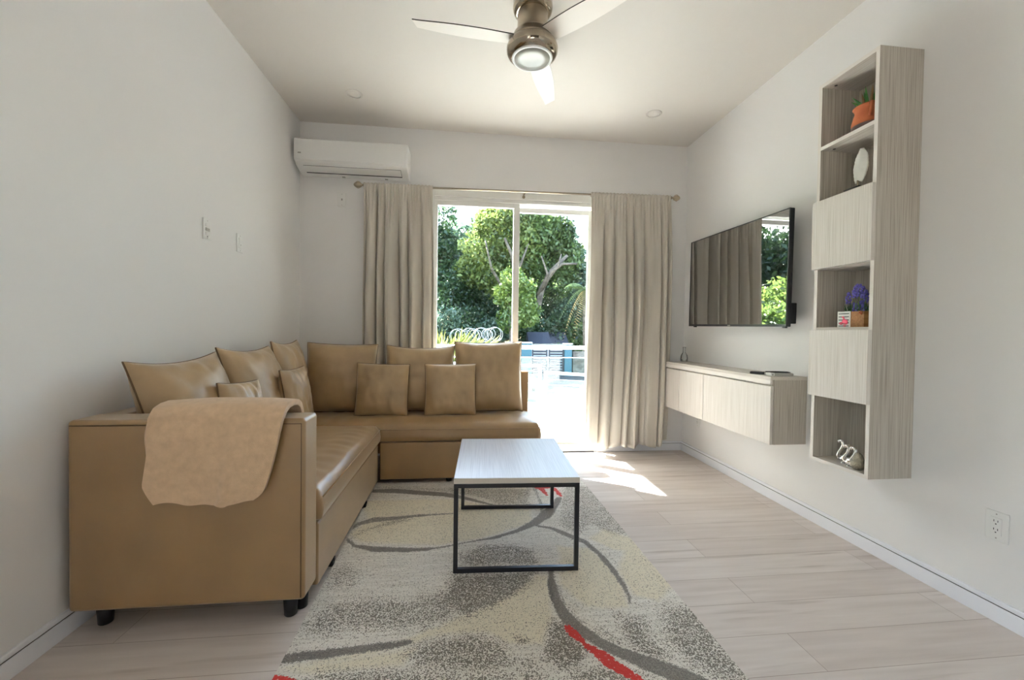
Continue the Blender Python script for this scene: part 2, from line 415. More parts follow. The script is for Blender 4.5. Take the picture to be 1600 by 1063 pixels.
# ------------------------------------------------------------------ ceiling fan
fc = (.352, 2.305)
fan = empty('ceiling_fan', (fc[0], fc[1], H), 'brushed nickel three blade ceiling fan with a round light', 'ceiling fan')
c0 = (fc[0], fc[1], 0)
obj('canopy', lathe(bmesh.new(), [(.095, H), (.106, H-0.0034), (.108, H-0.0382), (.104, H-0.0561), (.096, H-0.0646), (.080, H-0.0680)], c0, 48), CHROME, fan, smooth=True)
obj('neck', lathe(bmesh.new(), [(.078, H-0.0646), (.082, H-0.0723), (.083, H-0.1445), (.088, H-0.1666), (.098, H-0.1819)], c0, 48), STEEL, fan, smooth=True)
obj('motor_housing', lathe(bmesh.new(), [(.098, H-0.1802), (.104, H-0.1836), (.107, H-0.2006), (.111, H-0.2023), (.116, H-0.2142), (.124, H-0.2278)], c0, 48), STEEL, fan, smooth=True)
obj('light_bowl', lathe(bmesh.new(), [(.122, H-0.2261), (.134, H-0.2380), (.140, H-0.2550), (.139, H-0.2737), (.130, H-0.2907), (.112, H-0.3026), (.104, H-0.3043)], c0, 48), CHROME, fan, smooth=True)
obj('lens_ring', lathe(bmesh.new(), [(.106, H-0.3009), (.111, H-0.3060), (.108, H-0.3111), (.098, H-0.3120), (.096, H-0.3060)], c0, 48), WHITEP, fan, smooth=True)
obj('lens', lathe(bmesh.new(), [(.0965, H-0.3043), (.0955, H-0.3094), (.06, H-0.3128), (.02, H-0.3141)], c0, 48), FROST, fan, smooth=True)
for ang in (69.5, 184.5, 313.5):
    bm = bmesh.new(); n = 22; top = []; bot = []
    for i in range(n+1):
        t = i/n; rr = .10 + .525*t
        wl = .052 + .014*math.sin(PI*min(1, t*1.05)) - .016*t
        wt = .050 + .018*math.sin(PI*min(1, t*1.05)) - .018*t
        lift = .004*t
        for wv, lst in (((wl, -wt), None),):
            pit = -math.radians(12)*(1-.25*t)
            for s in (wl, -wt):
                y = s*math.cos(pit); z = H-.214 + lift + s*math.sin(pit)
                top.append(bm.verts.new((rr + (.018*(1 if s > 0 else -1) if i == n else 0)*.7, y, z+.003)))
                bot.append(bm.verts.new((rr + (.018*(1 if s > 0 else -1) if i == n else 0)*.7, y, z-.003)))
    for i in range(n):
        a, b, c, d = 2*i, 2*i+1, 2*i+3, 2*i+2
        bm.faces.new((top[a], top[b], top[c], top[d]))
        bm.faces.new((bot[d], bot[c], bot[b], bot[a]))
        for f in (bm.faces.new((top[d], bot[d], bot[a], top[a])), bm.faces.new((top[b], bot[b], bot[c], top[c]))): f.material_index = 1
    bm.faces.new((top[0], bot[0], bot[1], top[1])).material_index = 1
    bm.faces.new((top[-2], top[-1], bot[-1], bot[-2])).material_index = 1
    bmesh.ops.recalc_face_normals(bm, faces=bm.faces)
    bmesh.ops.transform(bm, matrix=Matrix.Translation((fc[0], fc[1], 0)) @ Matrix.Rotation(math.radians(ang), 4, 'Z'), verts=bm.verts)
    obj('blade', bm, [SILVER, DKEDGE], fan)

# recessed ceiling lights
for x, y, lb in ((-.853, 3.37, 'round white recessed ceiling light near the air conditioner'), (1.521, 3.332, 'round white recessed ceiling light near the right wall above the curtain')):
    t = empty('recessed_ceiling_light', (x, y, H), lb, 'ceiling light', group='recessed ceiling lights')
    obj('trim_ring', lathe(bmesh.new(), [(.050, H-.001), (.050, H-.006), (.056, H-.008), (.062, H-.003), (.062, H-.0005)], (x, y, 0), 40), CEIL, t, smooth=True)
    obj('lens', lathe(bmesh.new(), [(.049, H-.0005), (.049, H-.004), (.02, H-.0045)], (x, y, 0), 40), CEIL, t, smooth=True)

# ------------------------------------------------------------------ wall plates
def plate(name, label, cat, c, nrm, w, h, kind, group):
    """c = centre on wall; nrm = room-ward normal"""
    t = empty(name, c, label, cat, group=group)
    n = Vector(nrm); u = Vector((0,0,1)).cross(n); z = Vector((0,0,1)); c = Vector(c)
    def slab(cu, cz, hw, hh, d0, d1):
        bm = bmesh.new(); pts = []
        for d in (d0, d1):
            for a, b in ((-1,-1),(1,-1),(1,1),(-1,1)): pts.append(bm.verts.new(c+u*(cu+a*hw)+z*(cz+b*hh)+n*d))
        for q in ((0,1,2,3),(7,6,5,4),(0,4,5,1),(1,5,6,2),(2,6,7,3),(3,7,4,0)): bm.faces.new([pts[i] for i in q])
        bmesh.ops.recalc_face_normals(bm, faces=bm.faces)
        return bm
    obj('cover_plate', slab(0, 0, w/2, h/2, 0, .007), WHITEP, t, bevel=.003)
    if kind == 'outlet':
        ins = obj('receptacle', slab(0, 0, w*.24, h*.29, .0065, .0095), WHITEP, t, bevel=.001)
        for s in (1, -1):
            for k in (-1, 1): obj('slot', slab(k*w*.085, s*h*.14+.004, .0012, .004, .009, .0099), DKGREY, ins)
            obj('ground_hole', slab(0, s*h*.14-.008, .0022, .0022, .009, .0099), DKGREY, ins)
    elif kind == 'switch':
        r = obj('rocker', slab(0, 0, w*.24, h*.29, .0065, .0105), WHITEP, t, bevel=.0015)
        obj('indicator', slab(0, -h*.1, .003, .004, .0103, .0110), GREYP, r)
    elif kind == 'keypad':
        for k in range(3):
            obj('button', slab(0, h*(.2-.2*k), w*.26, h*.07, .0065, .0098), GREYP if k == 1 else WHITEP, t, bevel=.001)
        obj('indicator', slab(0, -h*.33, .003, .003, .0065, .008), DKGREY, t)
    elif kind == 'jack':
        obj('jack', slab(0, 0, .006, .008, .0065, .010), GREYP, t, bevel=.001)
    for s in (1, -1):
        bm = slab(0, s*h*.40, .0022, .0022, .0066, .0078); obj('screw', bm, GREYP, t)
    return t
G = 'white wall plates'
plate('fan_control', 'white keypad wall control on the left wall, nearer the camera and higher in the photo', 'wall switch', (XL, 2.53, 1.665), (1,0,0), .072, .118, 'keypad', G)
plate('light_switch', 'plain white rocker switch plate on the left wall, nearer the back corner', 'wall switch', (XL, 2.875, 1.660), (1,0,0), .072, .116, 'switch', G)
plate('wall_jack', 'white square-slotted plate on the back wall under the air conditioner', 'wall plate', (-1.074, YB, 2.259), (0,-1,0), .072, .117, 'jack', G)
plate('power_outlet', 'white double power outlet low on the right wall nearest the camera', 'power outlet', (XR, 1.432, .376), (-1,0,0), .074, .118, 'outlet', G)
plate('power_outlet', 'white power outlet low on the right wall under the floating console', 'power outlet', (XR, 3.587, .345), (-1,0,0), .070, .112, 'outlet', G)

# ------------------------------------------------------------------ floating media console
CX, CY0, CY1, CZ0, CZ1 = 1.868, 2.383, 3.760, .448, .866
con = empty('media_console', (XR, (CY0+CY1)/2, CZ0), 'long pale wood floating media console with three flip doors below the television', 'console cabinet')
obj('top_panel', B((CX-.002, XR, CY0, CY1, CZ1-.020, CZ1)), LAMY, con, bevel=.0015)
obj('front_lip', B((CX-.002, CX+.010, CY0, CY1, CZ1-.048, CZ1-.020)), EDGE, con, bevel=.001)
obj('end_panel', B((CX+.022, XR, CY0, CY0+.018, CZ0, CZ1-.020)), LAM, con, bevel=.001)
obj('end_panel', B((CX+.022, XR, CY1-.018, CY1, CZ0, CZ1-.020)), LAM, con, bevel=.001)
obj('bottom_panel', B((CX+.022, XR, CY0+.018, CY1-.018, CZ0, CZ0+.018)), LAM, con)
obj('back_panel', B((XR-.012, XR, CY0+.018, CY1-.018, CZ0+.018, CZ1-.020)), LAM, con)
obj('shadow_rail', B((CX+.024, CX+.036, CY0+.018, CY1-.018, CZ1-.075, CZ1-.020)), LAMD, con)
for a, b in ((CY0, 3.115), (3.118, 3.490), (3.493, CY1)):
    obj('door', B((CX, CX+.019, a+.0005, b-.0005, CZ0, CZ1-.058)), LAMD, con, bevel=.0012)

# things on the console
zt = CZ1
t = empty('set_top_box', (1.985, 2.475, zt), 'small flat grey box lying on the near end of the console', 'media box')
obj('case', B((1.932, 2.062, 2.435, 2.530, zt, zt+.016)), GREYP, t, bevel=.003)
obj('front_face', B((1.905, 1.932, 2.433, 2.480, zt+.001, zt+.020)), WHITEP, t, bevel=.002)
obj('port', B((1.916, 1.920, 2.4322, 2.4332, zt+.004, zt+.014)), DKGREY, t)
t = empty('remote_control', (1.925, 2.545, zt), 'black remote control lying beside the grey box on the console', 'remote control')
bm = B((-.020, .020, -.055, .055, 0, .016)); bmesh.ops.transform(bm, matrix=Matrix.Translation((1.925, 2.560, zt)) @ Matrix.Rotation(math.radians(48), 4, 'Z'), verts=bm.verts)
obj('body', bm, BLACKP, t, bevel=.005)
for k in range(5):
    for s in (-1, 1):
        bm = B((-.004, .004, -.003, .003, .0155, .0178)); bmesh.ops.transform(bm, matrix=Matrix.Translation((1.925, 2.560, zt)) @ Matrix.Rotation(math.radians(48), 4, 'Z') @ Matrix.Translation((s*.008, -.036+.017*k, 0)), verts=bm.verts)
        obj('button', bm, GREYP, t, bevel=.001)
t = obj('pen', tube(bmesh.new(), [(1.935, 2.52, zt+.0195), (1.99, 2.50, zt+.0205), (2.05, 2.475, zt+.0205), (2.068, 2.468, zt+.019)], [.004, .0045, .0045, .0015], 8), BLACKP, smooth=True)
tag(t, 'thin black pen lying across the grey box on the console', 'pen')
vz = obj('glass_vase', lathe(bmesh.new(), [(.026, 0), (.032, .004), (.034, .03), (.030, .06), (.014, .085), (.012, .12), (.016, .135), (.013, .134), (.010, .118), (.012, .086), (.027, .058), (.030, .03), (.027, .008)], (2.025, 3.700, zt+.001), 28), GLASSV, smooth=True)
tag(vz, 'small clear glass vase standing at the far end of the console', 'vase')

# ------------------------------------------------------------------ television
tv = empty('television', (1.99, 2.97, 1.18), 'large black flat screen television on the right wall reflecting the curtain and garden', 'television')
TVM = Matrix.Translation((1.992, 2.985, 1.553)) @ Matrix.Rotation(math.radians(.6), 4, 'Z') @ Matrix.Rotation(math.radians(.9), 4, 'X')
TW, TH = 1.128, .738
def tvb(*bs):
    bm = B(*bs); bmesh.ops.transform(bm, matrix=TVM, verts=bm.verts); return bm
obj('case', tvb((.0, .030, -TW/2, TW/2, -TH/2, TH/2), (.030, .060, -.42, .42, -.33, .02)), BLACKP, tv, bevel=.004)
obj('screen', tvb((-.0015, .0, -TW/2+.007, TW/2-.007, -TH/2+.016, TH/2-.007)), SCREEN, tv)
obj('bezel', tvb((-.004, .0, -TW/2, -TW/2+.007, -TH/2, TH/2), (-.004, .0, TW/2-.007, TW/2, -TH/2, TH/2), (-.004, .0, -TW/2+.007, TW/2-.007, TH/2-.007, TH/2), (-.004, .0, -TW/2+.007, TW/2-.007, -TH/2, -TH/2+.016)), BLACKM, tv, bevel=.001)
obj('brand_badge', tvb((-.0055, -.004, -.015, .015, -TH/2+.004, -TH/2+.011)), GREYP, tv)
for y in (TW/2-.075, -TW/2+.03):
    obj('foot_socket', tvb((.005, .022, y-.012, y+.012, -TH/2-.008, -TH/2)), BLACKP, tv)
obj('speaker_box', tvb((.030, .075, -TW/2+.01, -TW/2+.10, -TH/2+.02, -TH/2+.15)), BLACKP, tv, bevel=.004)
obj('wall_mount', B((2.045, XR, 2.78, 3.19, 1.35, 1.70)), BLACKM, tv)

# ------------------------------------------------------------------ wall shelf tower
SX, SY0, SY1, SZ0, SZ1, T = 1.881, 1.760, 2.092, .452, 2.458, .018
sh = empty('wall_shelf', (XR, (SY0+SY1)/2, SZ0), 'tall narrow pale wood wall shelf tower with open niches and two doors', 'wall shelf')
obj('side_panel', B((SX, XR, SY0, SY0+T, SZ0, SZ1)), LAM, sh, bevel=.001)
obj('side_panel', B((SX, XR, SY1-T, SY1, SZ0, SZ1)), LAM, sh, bevel=.001)
for y0 in (SY0, SY1-T):
    obj('edge_band', B((SX-.001, SX, y0, y0+T, SZ0, SZ1)), EDGE, sh)
obj('back_panel', B((XR-.010, XR, SY0+T, SY1-T, SZ0, SZ1)), LAM, sh)
lev = [SZ0, .800, 1.148, 1.472, 1.824, 2.108, SZ1-T]
for i, z in enumerate(lev):
    nm = 'bottom_panel' if i == 0 else ('top_panel' if i == 6 else 'shelf_board')
    s = obj(nm, B((SX, XR-.010, SY0+T, SY1-T, z, z+T)), LAMY, sh)
    if i in (0, 5, 6): obj('edge_band', B((SX-.001, SX, SY0+T, SY1-T, z, z+T)), EDGE, s)
    for y in (SY0+T+.03, SY1-T-.03):
        if i in (5, 6): obj('cam_lock', lathe(bmesh.new(), [(.007, -.0012), (.007, .001)], (SX+.05, y, z), 14), BLACKB, s)
for z0, z1 in ((1.474, 1.832), (.803, 1.152)):
    obj('door', B((SX-.021, SX-.002, SY0-.001, SY1+.003, z0, z1)), LAMD, sh, bevel=.001)

# potted aloe on the top shelf
zp = 2.108+T
pc = (1.985, 1.900)
t = empty('potted_aloe', (pc[0], pc[1], zp), 'spiky green aloe in a terracotta jug on the top shelf board', 'potted plant')
prof = [(.050, 0), (.060, .004), (.072, .030), (.0735, .038)]
obj('pot_base', lathe(bmesh.new(), prof, (pc[0], pc[1], zp), 36), TERRAD, t, smooth=True)
prof = [(.0735, .038), (.074, .055), (.066, .090), (.060, .108), (.064, .122), (.070, .130), (.066, .133), (.056, .126)]
pot = obj('pot', lathe(bmesh.new(), prof, (pc[0], pc[1], zp), 36), TERRA, t, smooth=True)
obj('handle', tube(bmesh.new(), [(pc[0]-.045, pc[1]-.046, zp+.124), (pc[0]-.058, pc[1]-.062, zp+.120), (pc[0]-.064, pc[1]-.066, zp+.098), (pc[0]-.060, pc[1]-.060, zp+.074), (pc[0]-.052, pc[1]-.050, zp+.064)], .0075, 10), TERRA, pot, smooth=True)
obj('soil', lathe(bmesh.new(), [(.058, .112), (.058, .120), (.01, .124)], (pc[0], pc[1], zp), 24), SOIL, t)
def spike(base, tip, w, bend=.0):
    bm = bmesh.new(); b = Vector(base); d = Vector(tip)-b
    pts = [b+d*s+Vector((0,0,bend*math.sin(PI*s))) for s in (0, .25, .5, .75, 1)]
    return tube(bm, pts, [w*.8, w, w*.75, w*.42, w*.04], 7)
r = random.Random(4)
for k in range(13):
    a = 2*PI*k/13 + r.uniform(-.2, .2); ring = k % 2
    ln = r.uniform(.075, .105) if ring else r.uniform(.06, .085); out = .035+.045*(1-ring)
    obj('leaf', spike((pc[0]+.018*math.cos(a), pc[1]+.018*math.sin(a), zp+.115), (pc[0]+out*math.cos(a), pc[1]+out*math.sin(a), zp+.125+ln), .0085, .004), ALOER if k in (5, 8) else ALOE, t, smooth=True)
# feather sculpture
zf = 1.824+T; fcx = (1.955, 1.925)
t = empty('feather_sculpture', (fcx[0], fcx[1], zf), 'white feather sculpture on a small black block', 'ornament')
obj('base', B((fcx[0]-.04, fcx[0]+.03, fcx[1]-.042, fcx[1]+.042, zf, zf+.022)), BLACKB, t, bevel=.002)
obj('shaft', tube(bmesh.new(), [(fcx[0], fcx[1], zf+.022), (fcx[0], fcx[1], zf+.075)], .005, 10), STEEL, t, smooth=True)
V = []; F = []
nn, mm2 = 26, 12
for j in range(nn+1):
    v = j/nn
    hw = .0385*(math.sin(PI*min(1, .10+.86*v))**.7)*(1+.03*math.sin(v*19))
    cx = fcx[1] - .006*math.sin(v*3.0)
    for i in range(mm2+1):
        u = -1+2*i/mm2
        V.append((fcx[0]-.004+.010*abs(u)**1.2+.0015*math.sin(v*60+abs(u)*4)*abs(u)+.012*v*v, cx+u*hw, zf+.062+.155*v-.014*abs(u)*(1-v)+.006*math.sin(v*3)))
for j in range(nn):
    for i in range(mm2): F.append((j*(mm2+1)+i, j*(mm2+1)+i+1, (j+1)*(mm2+1)+i+1, (j+1)*(mm2+1)+i))
o = np_mesh('feather', V, F, FEATH, t, smooth=True); sd = o.modifiers.new('t', 'SOLIDIFY'); sd.thickness = .006; sd.offset = 0
# planter with lavender, in the middle niche
zl = 1.148+T
t = empty('flower_planter', (1.96, 1.92, zl), 'wooden planter box of purple lavender with a pink flamingo on its striped end', 'potted plant')
px0, px1, py0, py1 = 1.915, 2.015, 1.835, 1.975
bm = B((px0, px1, py0, py1, zl, zl+.008), (px0, px1, py0, py0+.008, zl+.008, zl+.078), (px0, px1, py1-.008, py1, zl+.008, zl+.078), (px0, px0+.008, py0+.008, py1-.008, zl+.008, zl+.078), (px1-.008, px1, py0+.008, py1-.008, zl+.008, zl+.078))
bxo = obj('box', bm, PLANTW, t, bevel=.001)
# white panel covering the left part of the box front, black stripes, flamingo
fx = px0-.004
pan = obj('front_panel', B((fx, px0, 1.905, py1+.001, zl, zl+.080)), FEATH, t)
for k in range(5):
    obj('stripe', B((fx-.001, fx, 1.911, py1-.006, zl+.004+.0155*k, zl+.008+.0155*k)), BLACKB, pan)
bm = bmesh.new()
def blob(bm, c, r, n=10):
    m = Matrix.Translation(c) @ Matrix.Diagonal((r[0], r[1], r[2], 1))
    bmesh.ops.create_uvsphere(bm, u_segments=n*2, v_segments=n, radius=1, matrix=m)
fy = 1.938
blob(bm, (fx-.003, fy-.004, zl+.030), (.003, .014, .011)); blob(bm, (fx-.003, fy+.014, zl+.020), (.003, .011, .007)); blob(bm, (fx-.003, fy-.016, zl+.025), (.003, .008, .012))
tube(bm, [(fx-.003, fy+.002, zl+.036), (fx-.003, fy-.002, zl+.046), (fx-.003, fy+.004, zl+.053), (fx-.003, fy+.009, zl+.050)], .0028, 8)
tube(bm, [(fx-.003, fy-.002, zl+.022), (fx-.003, fy-.003, zl+.002)], .0015, 6); tube(bm, [(fx-.003, fy-.008, zl+.022), (fx-.003, fy-.010, zl+.002)], .0015, 6)
obj('flamingo', bm, PINK, pan, smooth=True)
obj('soil', B((px0+.008, px1-.008, py0+.008, py1-.008, zl+.05, zl+.066)), SOIL, t)
obj('knot', tube(bmesh.new(), [(px0-.004, py0+.004, zl+.070), (px0-.010, py0+.012, zl+.076), (px0-.006, py0+.020, zl+.068), (px0-.010, py0+.004, zl+.064)], .004, 8), TERRA, t, smooth=True)
r = random.Random(12)
for k in range(11):
    bx = r.uniform(px0+.02, px1-.02); by = py0+.025+(py1-py0-.05)*((k % 6)+.5)/6
    tall = k < 6
    top = Vector((bx+r.uniform(-.012, .006), by+r.uniform(-.02, .02), zl+(r.uniform(.165, .205) if tall else r.uniform(.10, .125))))
    st = obj('stem', tube(bmesh.new(), [(bx, by, zl+.06), ((bx+top.x)/2, (by+top.y)/2+.003, (zl+.06+top.z)/2), tuple(top)], .0016, 6), STEMG, t, smooth=True)
    bm = bmesh.new()
    for q in range(16):
        s = q/15; a = q*2.4
        rad = .010*math.sin(PI*(.2+.75*s))
        blob(bm, (top.x+rad*math.cos(a), top.y+rad*math.sin(a), top.z-.045+.055*s), (.0055, .0055, .006), 4)
    obj('blossom', bm, LAVEN, st, smooth=True)
V = []; F = []
for k in range(150):
    p = Vector((r.uniform(px0+.012, px1-.012), r.uniform(py0+.015, py1-.015), zl+.064)); a = r.uniform(0, 2*PI); l = r.uniform(.025, .075)
    d = Vector((math.cos(a)*.45, math.sin(a)*.45, 1)).normalized()*l; w = Vector((-math.sin(a), math.cos(a), 0))*.0028
    i0 = len(V); V += [p, p+d*.55+w, p+d, p+d*.55-w]; F.append((i0, i0+1, i0+2, i0+3))
o = np_mesh('foliage', V, F, FOLD, t)
# silver swans on the bottom board
zs = SZ0+T
def swan(label, c, h, flip, mat_, fat):
    t = empty('swan_figurine', (c[0], c[1], zs), label, 'figurine', group='silver swan figurines')
    bm = bmesh.new(); x, y = c
    # body: swept fat tube, tail up; neck: S curve
    body = [(x, y-.040*flip, zs+.036), (x, y-.030*flip, zs+.034), (x, y-.012*flip, zs+.026), (x, y+.010*flip, zs+.024), (x, y+.024*flip, zs+.024)]
    tube(bm, body, [.004*fat, .018*fat, .023*fat, .021*fat, .012*fat], 12)
    bmesh.ops.translate(bm, vec=(0, 0, .0), verts=bm.verts)
    if mat_ is SILVR: blob(bm, (x, y-.008, zs+.045), (.020, .026, .040))
    b = obj('body', bm, mat_, t, smooth=True)
    n = [(x, y+.022*flip, zs+.016), (x, y+.031*flip, zs+.030), (x, y+.026*flip, zs+h*.45), (x, y+.010*flip, zs+h*.70), (x, y+.006*flip, zs+h*.88), (x, y+.014*flip, zs+h*.99), (x, y+.026*flip, zs+h*.97), (x, y+.034*flip, zs+h*.90)]
    ns = []
    for i in range(len(n)-1):
        for s in range(4):
            p0 = Vector(n[max(i-1, 0)]); p1 = Vector(n[i]); p2 = Vector(n[i+1]); p3 = Vector(n[min(i+2, len(n)-1)]); q = s/4
            ns.append(.5*((2*p1)+(p2-p0)*q+(2*p0-5*p1+4*p2-p3)*q*q+(-p0+3*p1-3*p2+p3)*q**3))
    ns.append(Vector(n[-1])); K = len(ns)
    tube(bm := bmesh.new(), ns, [.0115-.0045*min(1, i/(K*.7)) + (.0028 if K*.80 < i < K*.93 else 0) - (.0015 if i > K-3 else 0) for i in range(K)], 10)
    obj('neck', bm, SILV, b, smooth=True)
    obj('foot', lathe(bmesh.new(), [(.016*fat, 0), (.018*fat, .002), (.012*fat, .005), (.006*fat, .010)], (x, y, zs), 20), mat_, b, smooth=True)
swan('tall slim silver swan on the bottom shelf board, farthest from the camera', (1.940, 1.946), .112, 1, SILV, .95)
swan('smooth silver swan with a straight raised neck, middle of the three on the bottom board', (1.925, 1.898), .098, 1, SILV, 1.0)
swan('rough textured silver swan nearest the shelf side panel on the bottom board', (1.915, 1.850), .100, 1, SILVR, 1.25)

# ------------------------------------------------------------------ sectional sofa
ZB = .095
sofa = empty('sectional_sofa', (-.4, 2.9, 0), 'tan leather L-shaped sectional sofa with chaise against the left and back walls', 'sofa')
obj('arm', B((-1.392, -.588, 1.652, 1.792, ZB, .785)), LEATHER, sofa, bevel=.016, seg=4)
bm = bmesh.new()
tube(bm, [(-1.380, 1.6515, .766), (-.600, 1.6515, .766), (-.600, 1.6515, .11)], .0022, 6); arm_seam = obj('piping', bm, STITCH, sofa, smooth=True)
obj('backrest', B((-1.398, -1.300, 1.795, 3.700, ZB, .780)), LEATHER, sofa, bevel=.016, seg=4)
obj('backrest', B((-1.296, .556, 3.585, 3.705, ZB, .785)), LEATHER, sofa, bevel=.014, seg=4)

def crown_cushion(name, x0, x1, y0, y1, z0, ze, zc, corner, parent, m, seed, crease=0):
    """upholstered seat pad: rounded edge, crowned soft top with puckers"""
    nx, ny = int((x1-x0)/.022), int((y1-y0)/.022)
    bm = bmesh.new(); r = .028
    grid = []
    for j in range(ny+1):
        row = []
        for i in range(nx+1):
            u = i/nx; v = j/ny; x = x0+(x1-x0)*u; y = y0+(y1-y0)*v
            d = min(x-x0, x1-x, y-y0, y1-y)
            e = min(1, d/.16); z = ze + (zc-ze)*math.sin(e*PI/2)
            if d < r: z -= r - math.sqrt(max(0, r*r-(r-d)**2))
            nzv = mn.noise(Vector((x*3+seed, y*3, 0)))*.006 + mn.noise(Vector((x*11, y*11+seed, 0)))*.0022
            if crease:  # fine puckers running towards the edges
                nzv += .0022*math.sin(y*62+3*mn.noise(Vector((x*4, y*4, 1))))*max(0, 1-abs(d-.10)/.12) if crease == 1 else .003*math.sin(x*46+3*mn.noise(Vector((x*4, y*4, 1))))*max(0, 1-abs(d-.12)/.14)
            row.append(bm.verts.new((x, y, z + nzv*min(1, d/.05))))
        grid.append(row)
    for j in range(ny):
        for i in range(nx): bm.faces.new((grid[j][i], grid[j][i+1], grid[j+1][i+1], grid[j+1][i]))
    ring = [grid[0][i] for i in range(nx+1)] + [grid[j][nx] for j in range(1, ny+1)] + [grid[ny][i] for i in range(nx-1, -1, -1)] + [grid[j][0] for j in range(ny-1, 0, -1)]
    low = []
    for zz, ins in (((ze-r + z0)/2, -.006), (z0+.012, -.002), (z0, .010)):
        cur = []
        for v in ring:
            dx = (ins if abs(v.co.x-x0) < 1e-6 or False else 0) - (ins if abs(v.co.x-x1) < 1e-6 else 0)
            dy = (ins if abs(v.co.y-y0) < 1e-6 else 0) - (ins if abs(v.co.y-y1) < 1e-6 else 0)
            cur.append(bm.verts.new((v.co.x+dx, v.co.y+dy, zz)))
        low.append(cur)
    prev = ring
    for cur in low:
        n = len(ring)
        for k in range(n): bm.faces.new((prev[k], cur[k], cur[(k+1)%n], prev[(k+1)%n]))
        prev = cur
    bm.faces.new(prev)
    bmesh.ops.recalc_face_normals(bm, faces=bm.faces)
    return obj(name, bm, m, parent, smooth=True)
ch = crown_cushion('chaise_cushion', -1.298, -.588, 1.838, 3.088, .315, .432, .468, 0, sofa, LEATHER, 3, 1)
bs = crown_cushion('seat_cushion', -1.296, .575, 3.092, 3.584, .318, .430, .475, 0, sofa, LEATHER, 8, 2)
obj('piping', tube(bmesh.new(), [(-1.28, 3.0895, .408), (.560, 3.0895, .408), (.5775, 3.11, .408), (.5775, 3.57, .408)], .003, 6), LEATHER, bs, smooth=True)
obj('piping', tube(bmesh.new(), [(-.586, 1.86, .410), (-.586, 3.08, .410)], .003, 6), LEATHER, ch, smooth=True)
dw = obj('pull_out_drawer', B((-1.25, -.598, 1.835, 3.080, .042, .308)), LEATHER, sofa, bevel=.010, seg=3)
for y in (2.06, 2.72):
    cst = obj('caster', lathe(bmesh.new(), [(.012, -.014), (.020, -.012), (.022, -.004), (.022, .004), (.020, .012), (.012, .014)], (-.612, y, .0225), 20, axis='x'), BLACKP, dw, smooth=True)
    obj('caster_fork', B((-.630, -.594, y-.008, y+.008, .030, .046)), BLACKM, cst)
obj('base', B((-.590, .560, 3.100, 3.584, .045, .312)), LEATHER, sofa, bevel=.008, seg=3)
for x, y in ((-1.335, 1.742), (-.664, 1.727), (-.640, 1.772)):
    obj('leg', lathe(bmesh.new(), [(.021, 0), (.023, .003), (.029, ZB+.003)], (x, y, 0), 24), BLACKP, sofa, smooth=True)
for x, y in ((.50, 3.15), (.50, 3.55), (-1.33, 3.62), (-.1, 3.15)):
    obj('leg', lathe(bmesh.new(), [(.018, 0), (.020, .002), (.023, .050)], (x, y, 0), 20), BLACKP, sofa, smooth=True)

# ------------------------------------------------------------------ cushions
def cushion(name, label, group, c, w, h, th, face, lean, roll=0, seed=0, ear=1.0, slump=0, m=None):
    """c: bottom-centre; face: direction (deg) the front looks in plan; lean: degrees back"""
    n = 26; bm = bmesh.new(); r = random.Random(seed)
    F = {}
    def pt(u, v, s):
        # outline: edges pulled in between pinched corners
        ex = 1 - .055*ear*(1-abs(v)**2.2); ez = 1 - .055*ear*(1-abs(u)**2.2)
        x = u*w/2*ex; z = v*h/2*ez
        q = max(0, (1-abs(u)**2.4))**.55 * max(0, (1-abs(v)**2.4))**.55
        g = .006
        wr = .010*mn.noise(Vector((u*2.2+seed, v*2.2, s))) + .007*mn.noise(Vector((u*6+seed, v*4, s*2)))
        # creases fanning from the corners and along the top edge
        wr += .008*math.sin(9*u+4*mn.noise(Vector((u*2, v*2, seed))))*max(0, v-.35)*1.5
        wr += -.008*slump*math.exp(-((v-.02-.06*u)/.07)**2)
        y = -s*((th/2)*q + g + wr*min(1, q*2.2))
        z -= slump*.018*(1-u*u)*max(0, v)
        return Vector((x, y, z + h/2))
    for s in (1, -1):
        for j in range(n+1):
            for i in range(n+1):
                F[(s, i, j)] = bm.verts.new(pt(-1+2*i/n, -1+2*j/n, s))
        for j in range(n):
            for i in range(n):
                q = (F[(s,i,j)], F[(s,i+1,j)], F[(s,i+1,j+1)], F[(s,i,j+1)])
                bm.faces.new(q if s == 1 else q[::-1])
    ed = [(i, 0) for i in range(n)] + [(n, j) for j in range(n)] + [(i, n) for i in range(n, 0, -1)] + [(0, j) for j in range(n, 0, -1)]
    k = len(ed)
    for a in range(k):
        p, q = ed[a], ed[(a+1)%k]
        bm.faces.new((F[(1,)+q], F[(1,)+p], F[(-1,)+p], F[(-1,)+q]))
    bmesh.ops.recalc_face_normals(bm, faces=bm.faces)
    loop = [(pt(-1+2*i/n, -1+2*j/n, 1)+pt(-1+2*i/n, -1+2*j/n, -1))/2 for i, j in ed]
    loop.append(loop[0])
    M = Matrix.Translation(c) @ Matrix.Rotation(math.radians(face+90), 4, 'Z') @ Matrix.Rotation(math.radians(-lean), 4, 'X') @ Matrix.Translation((0,0,h/2)) @ Matrix.Rotation(math.radians(roll), 4, 'Y') @ Matrix.Translation((0,0,-h/2))
    bmesh.ops.transform(bm, matrix=M, verts=bm.verts)
    o = obj(name, bm, m or LEATHC, None, smooth=True)
    o.location = Vector(c); o.data.transform(Matrix.Translation(-Vector(c)))
    tag(o, label, 'cushion', group)
    bm = tube(bmesh.new(), [M @ p for p in loop], .0042, 6, caps=False)
    obj('seam', bm, STITCH, o, smooth=True)
    return o
GB, GS = 'large back cushions on the sofa', 'small throw pillows on the sofa'
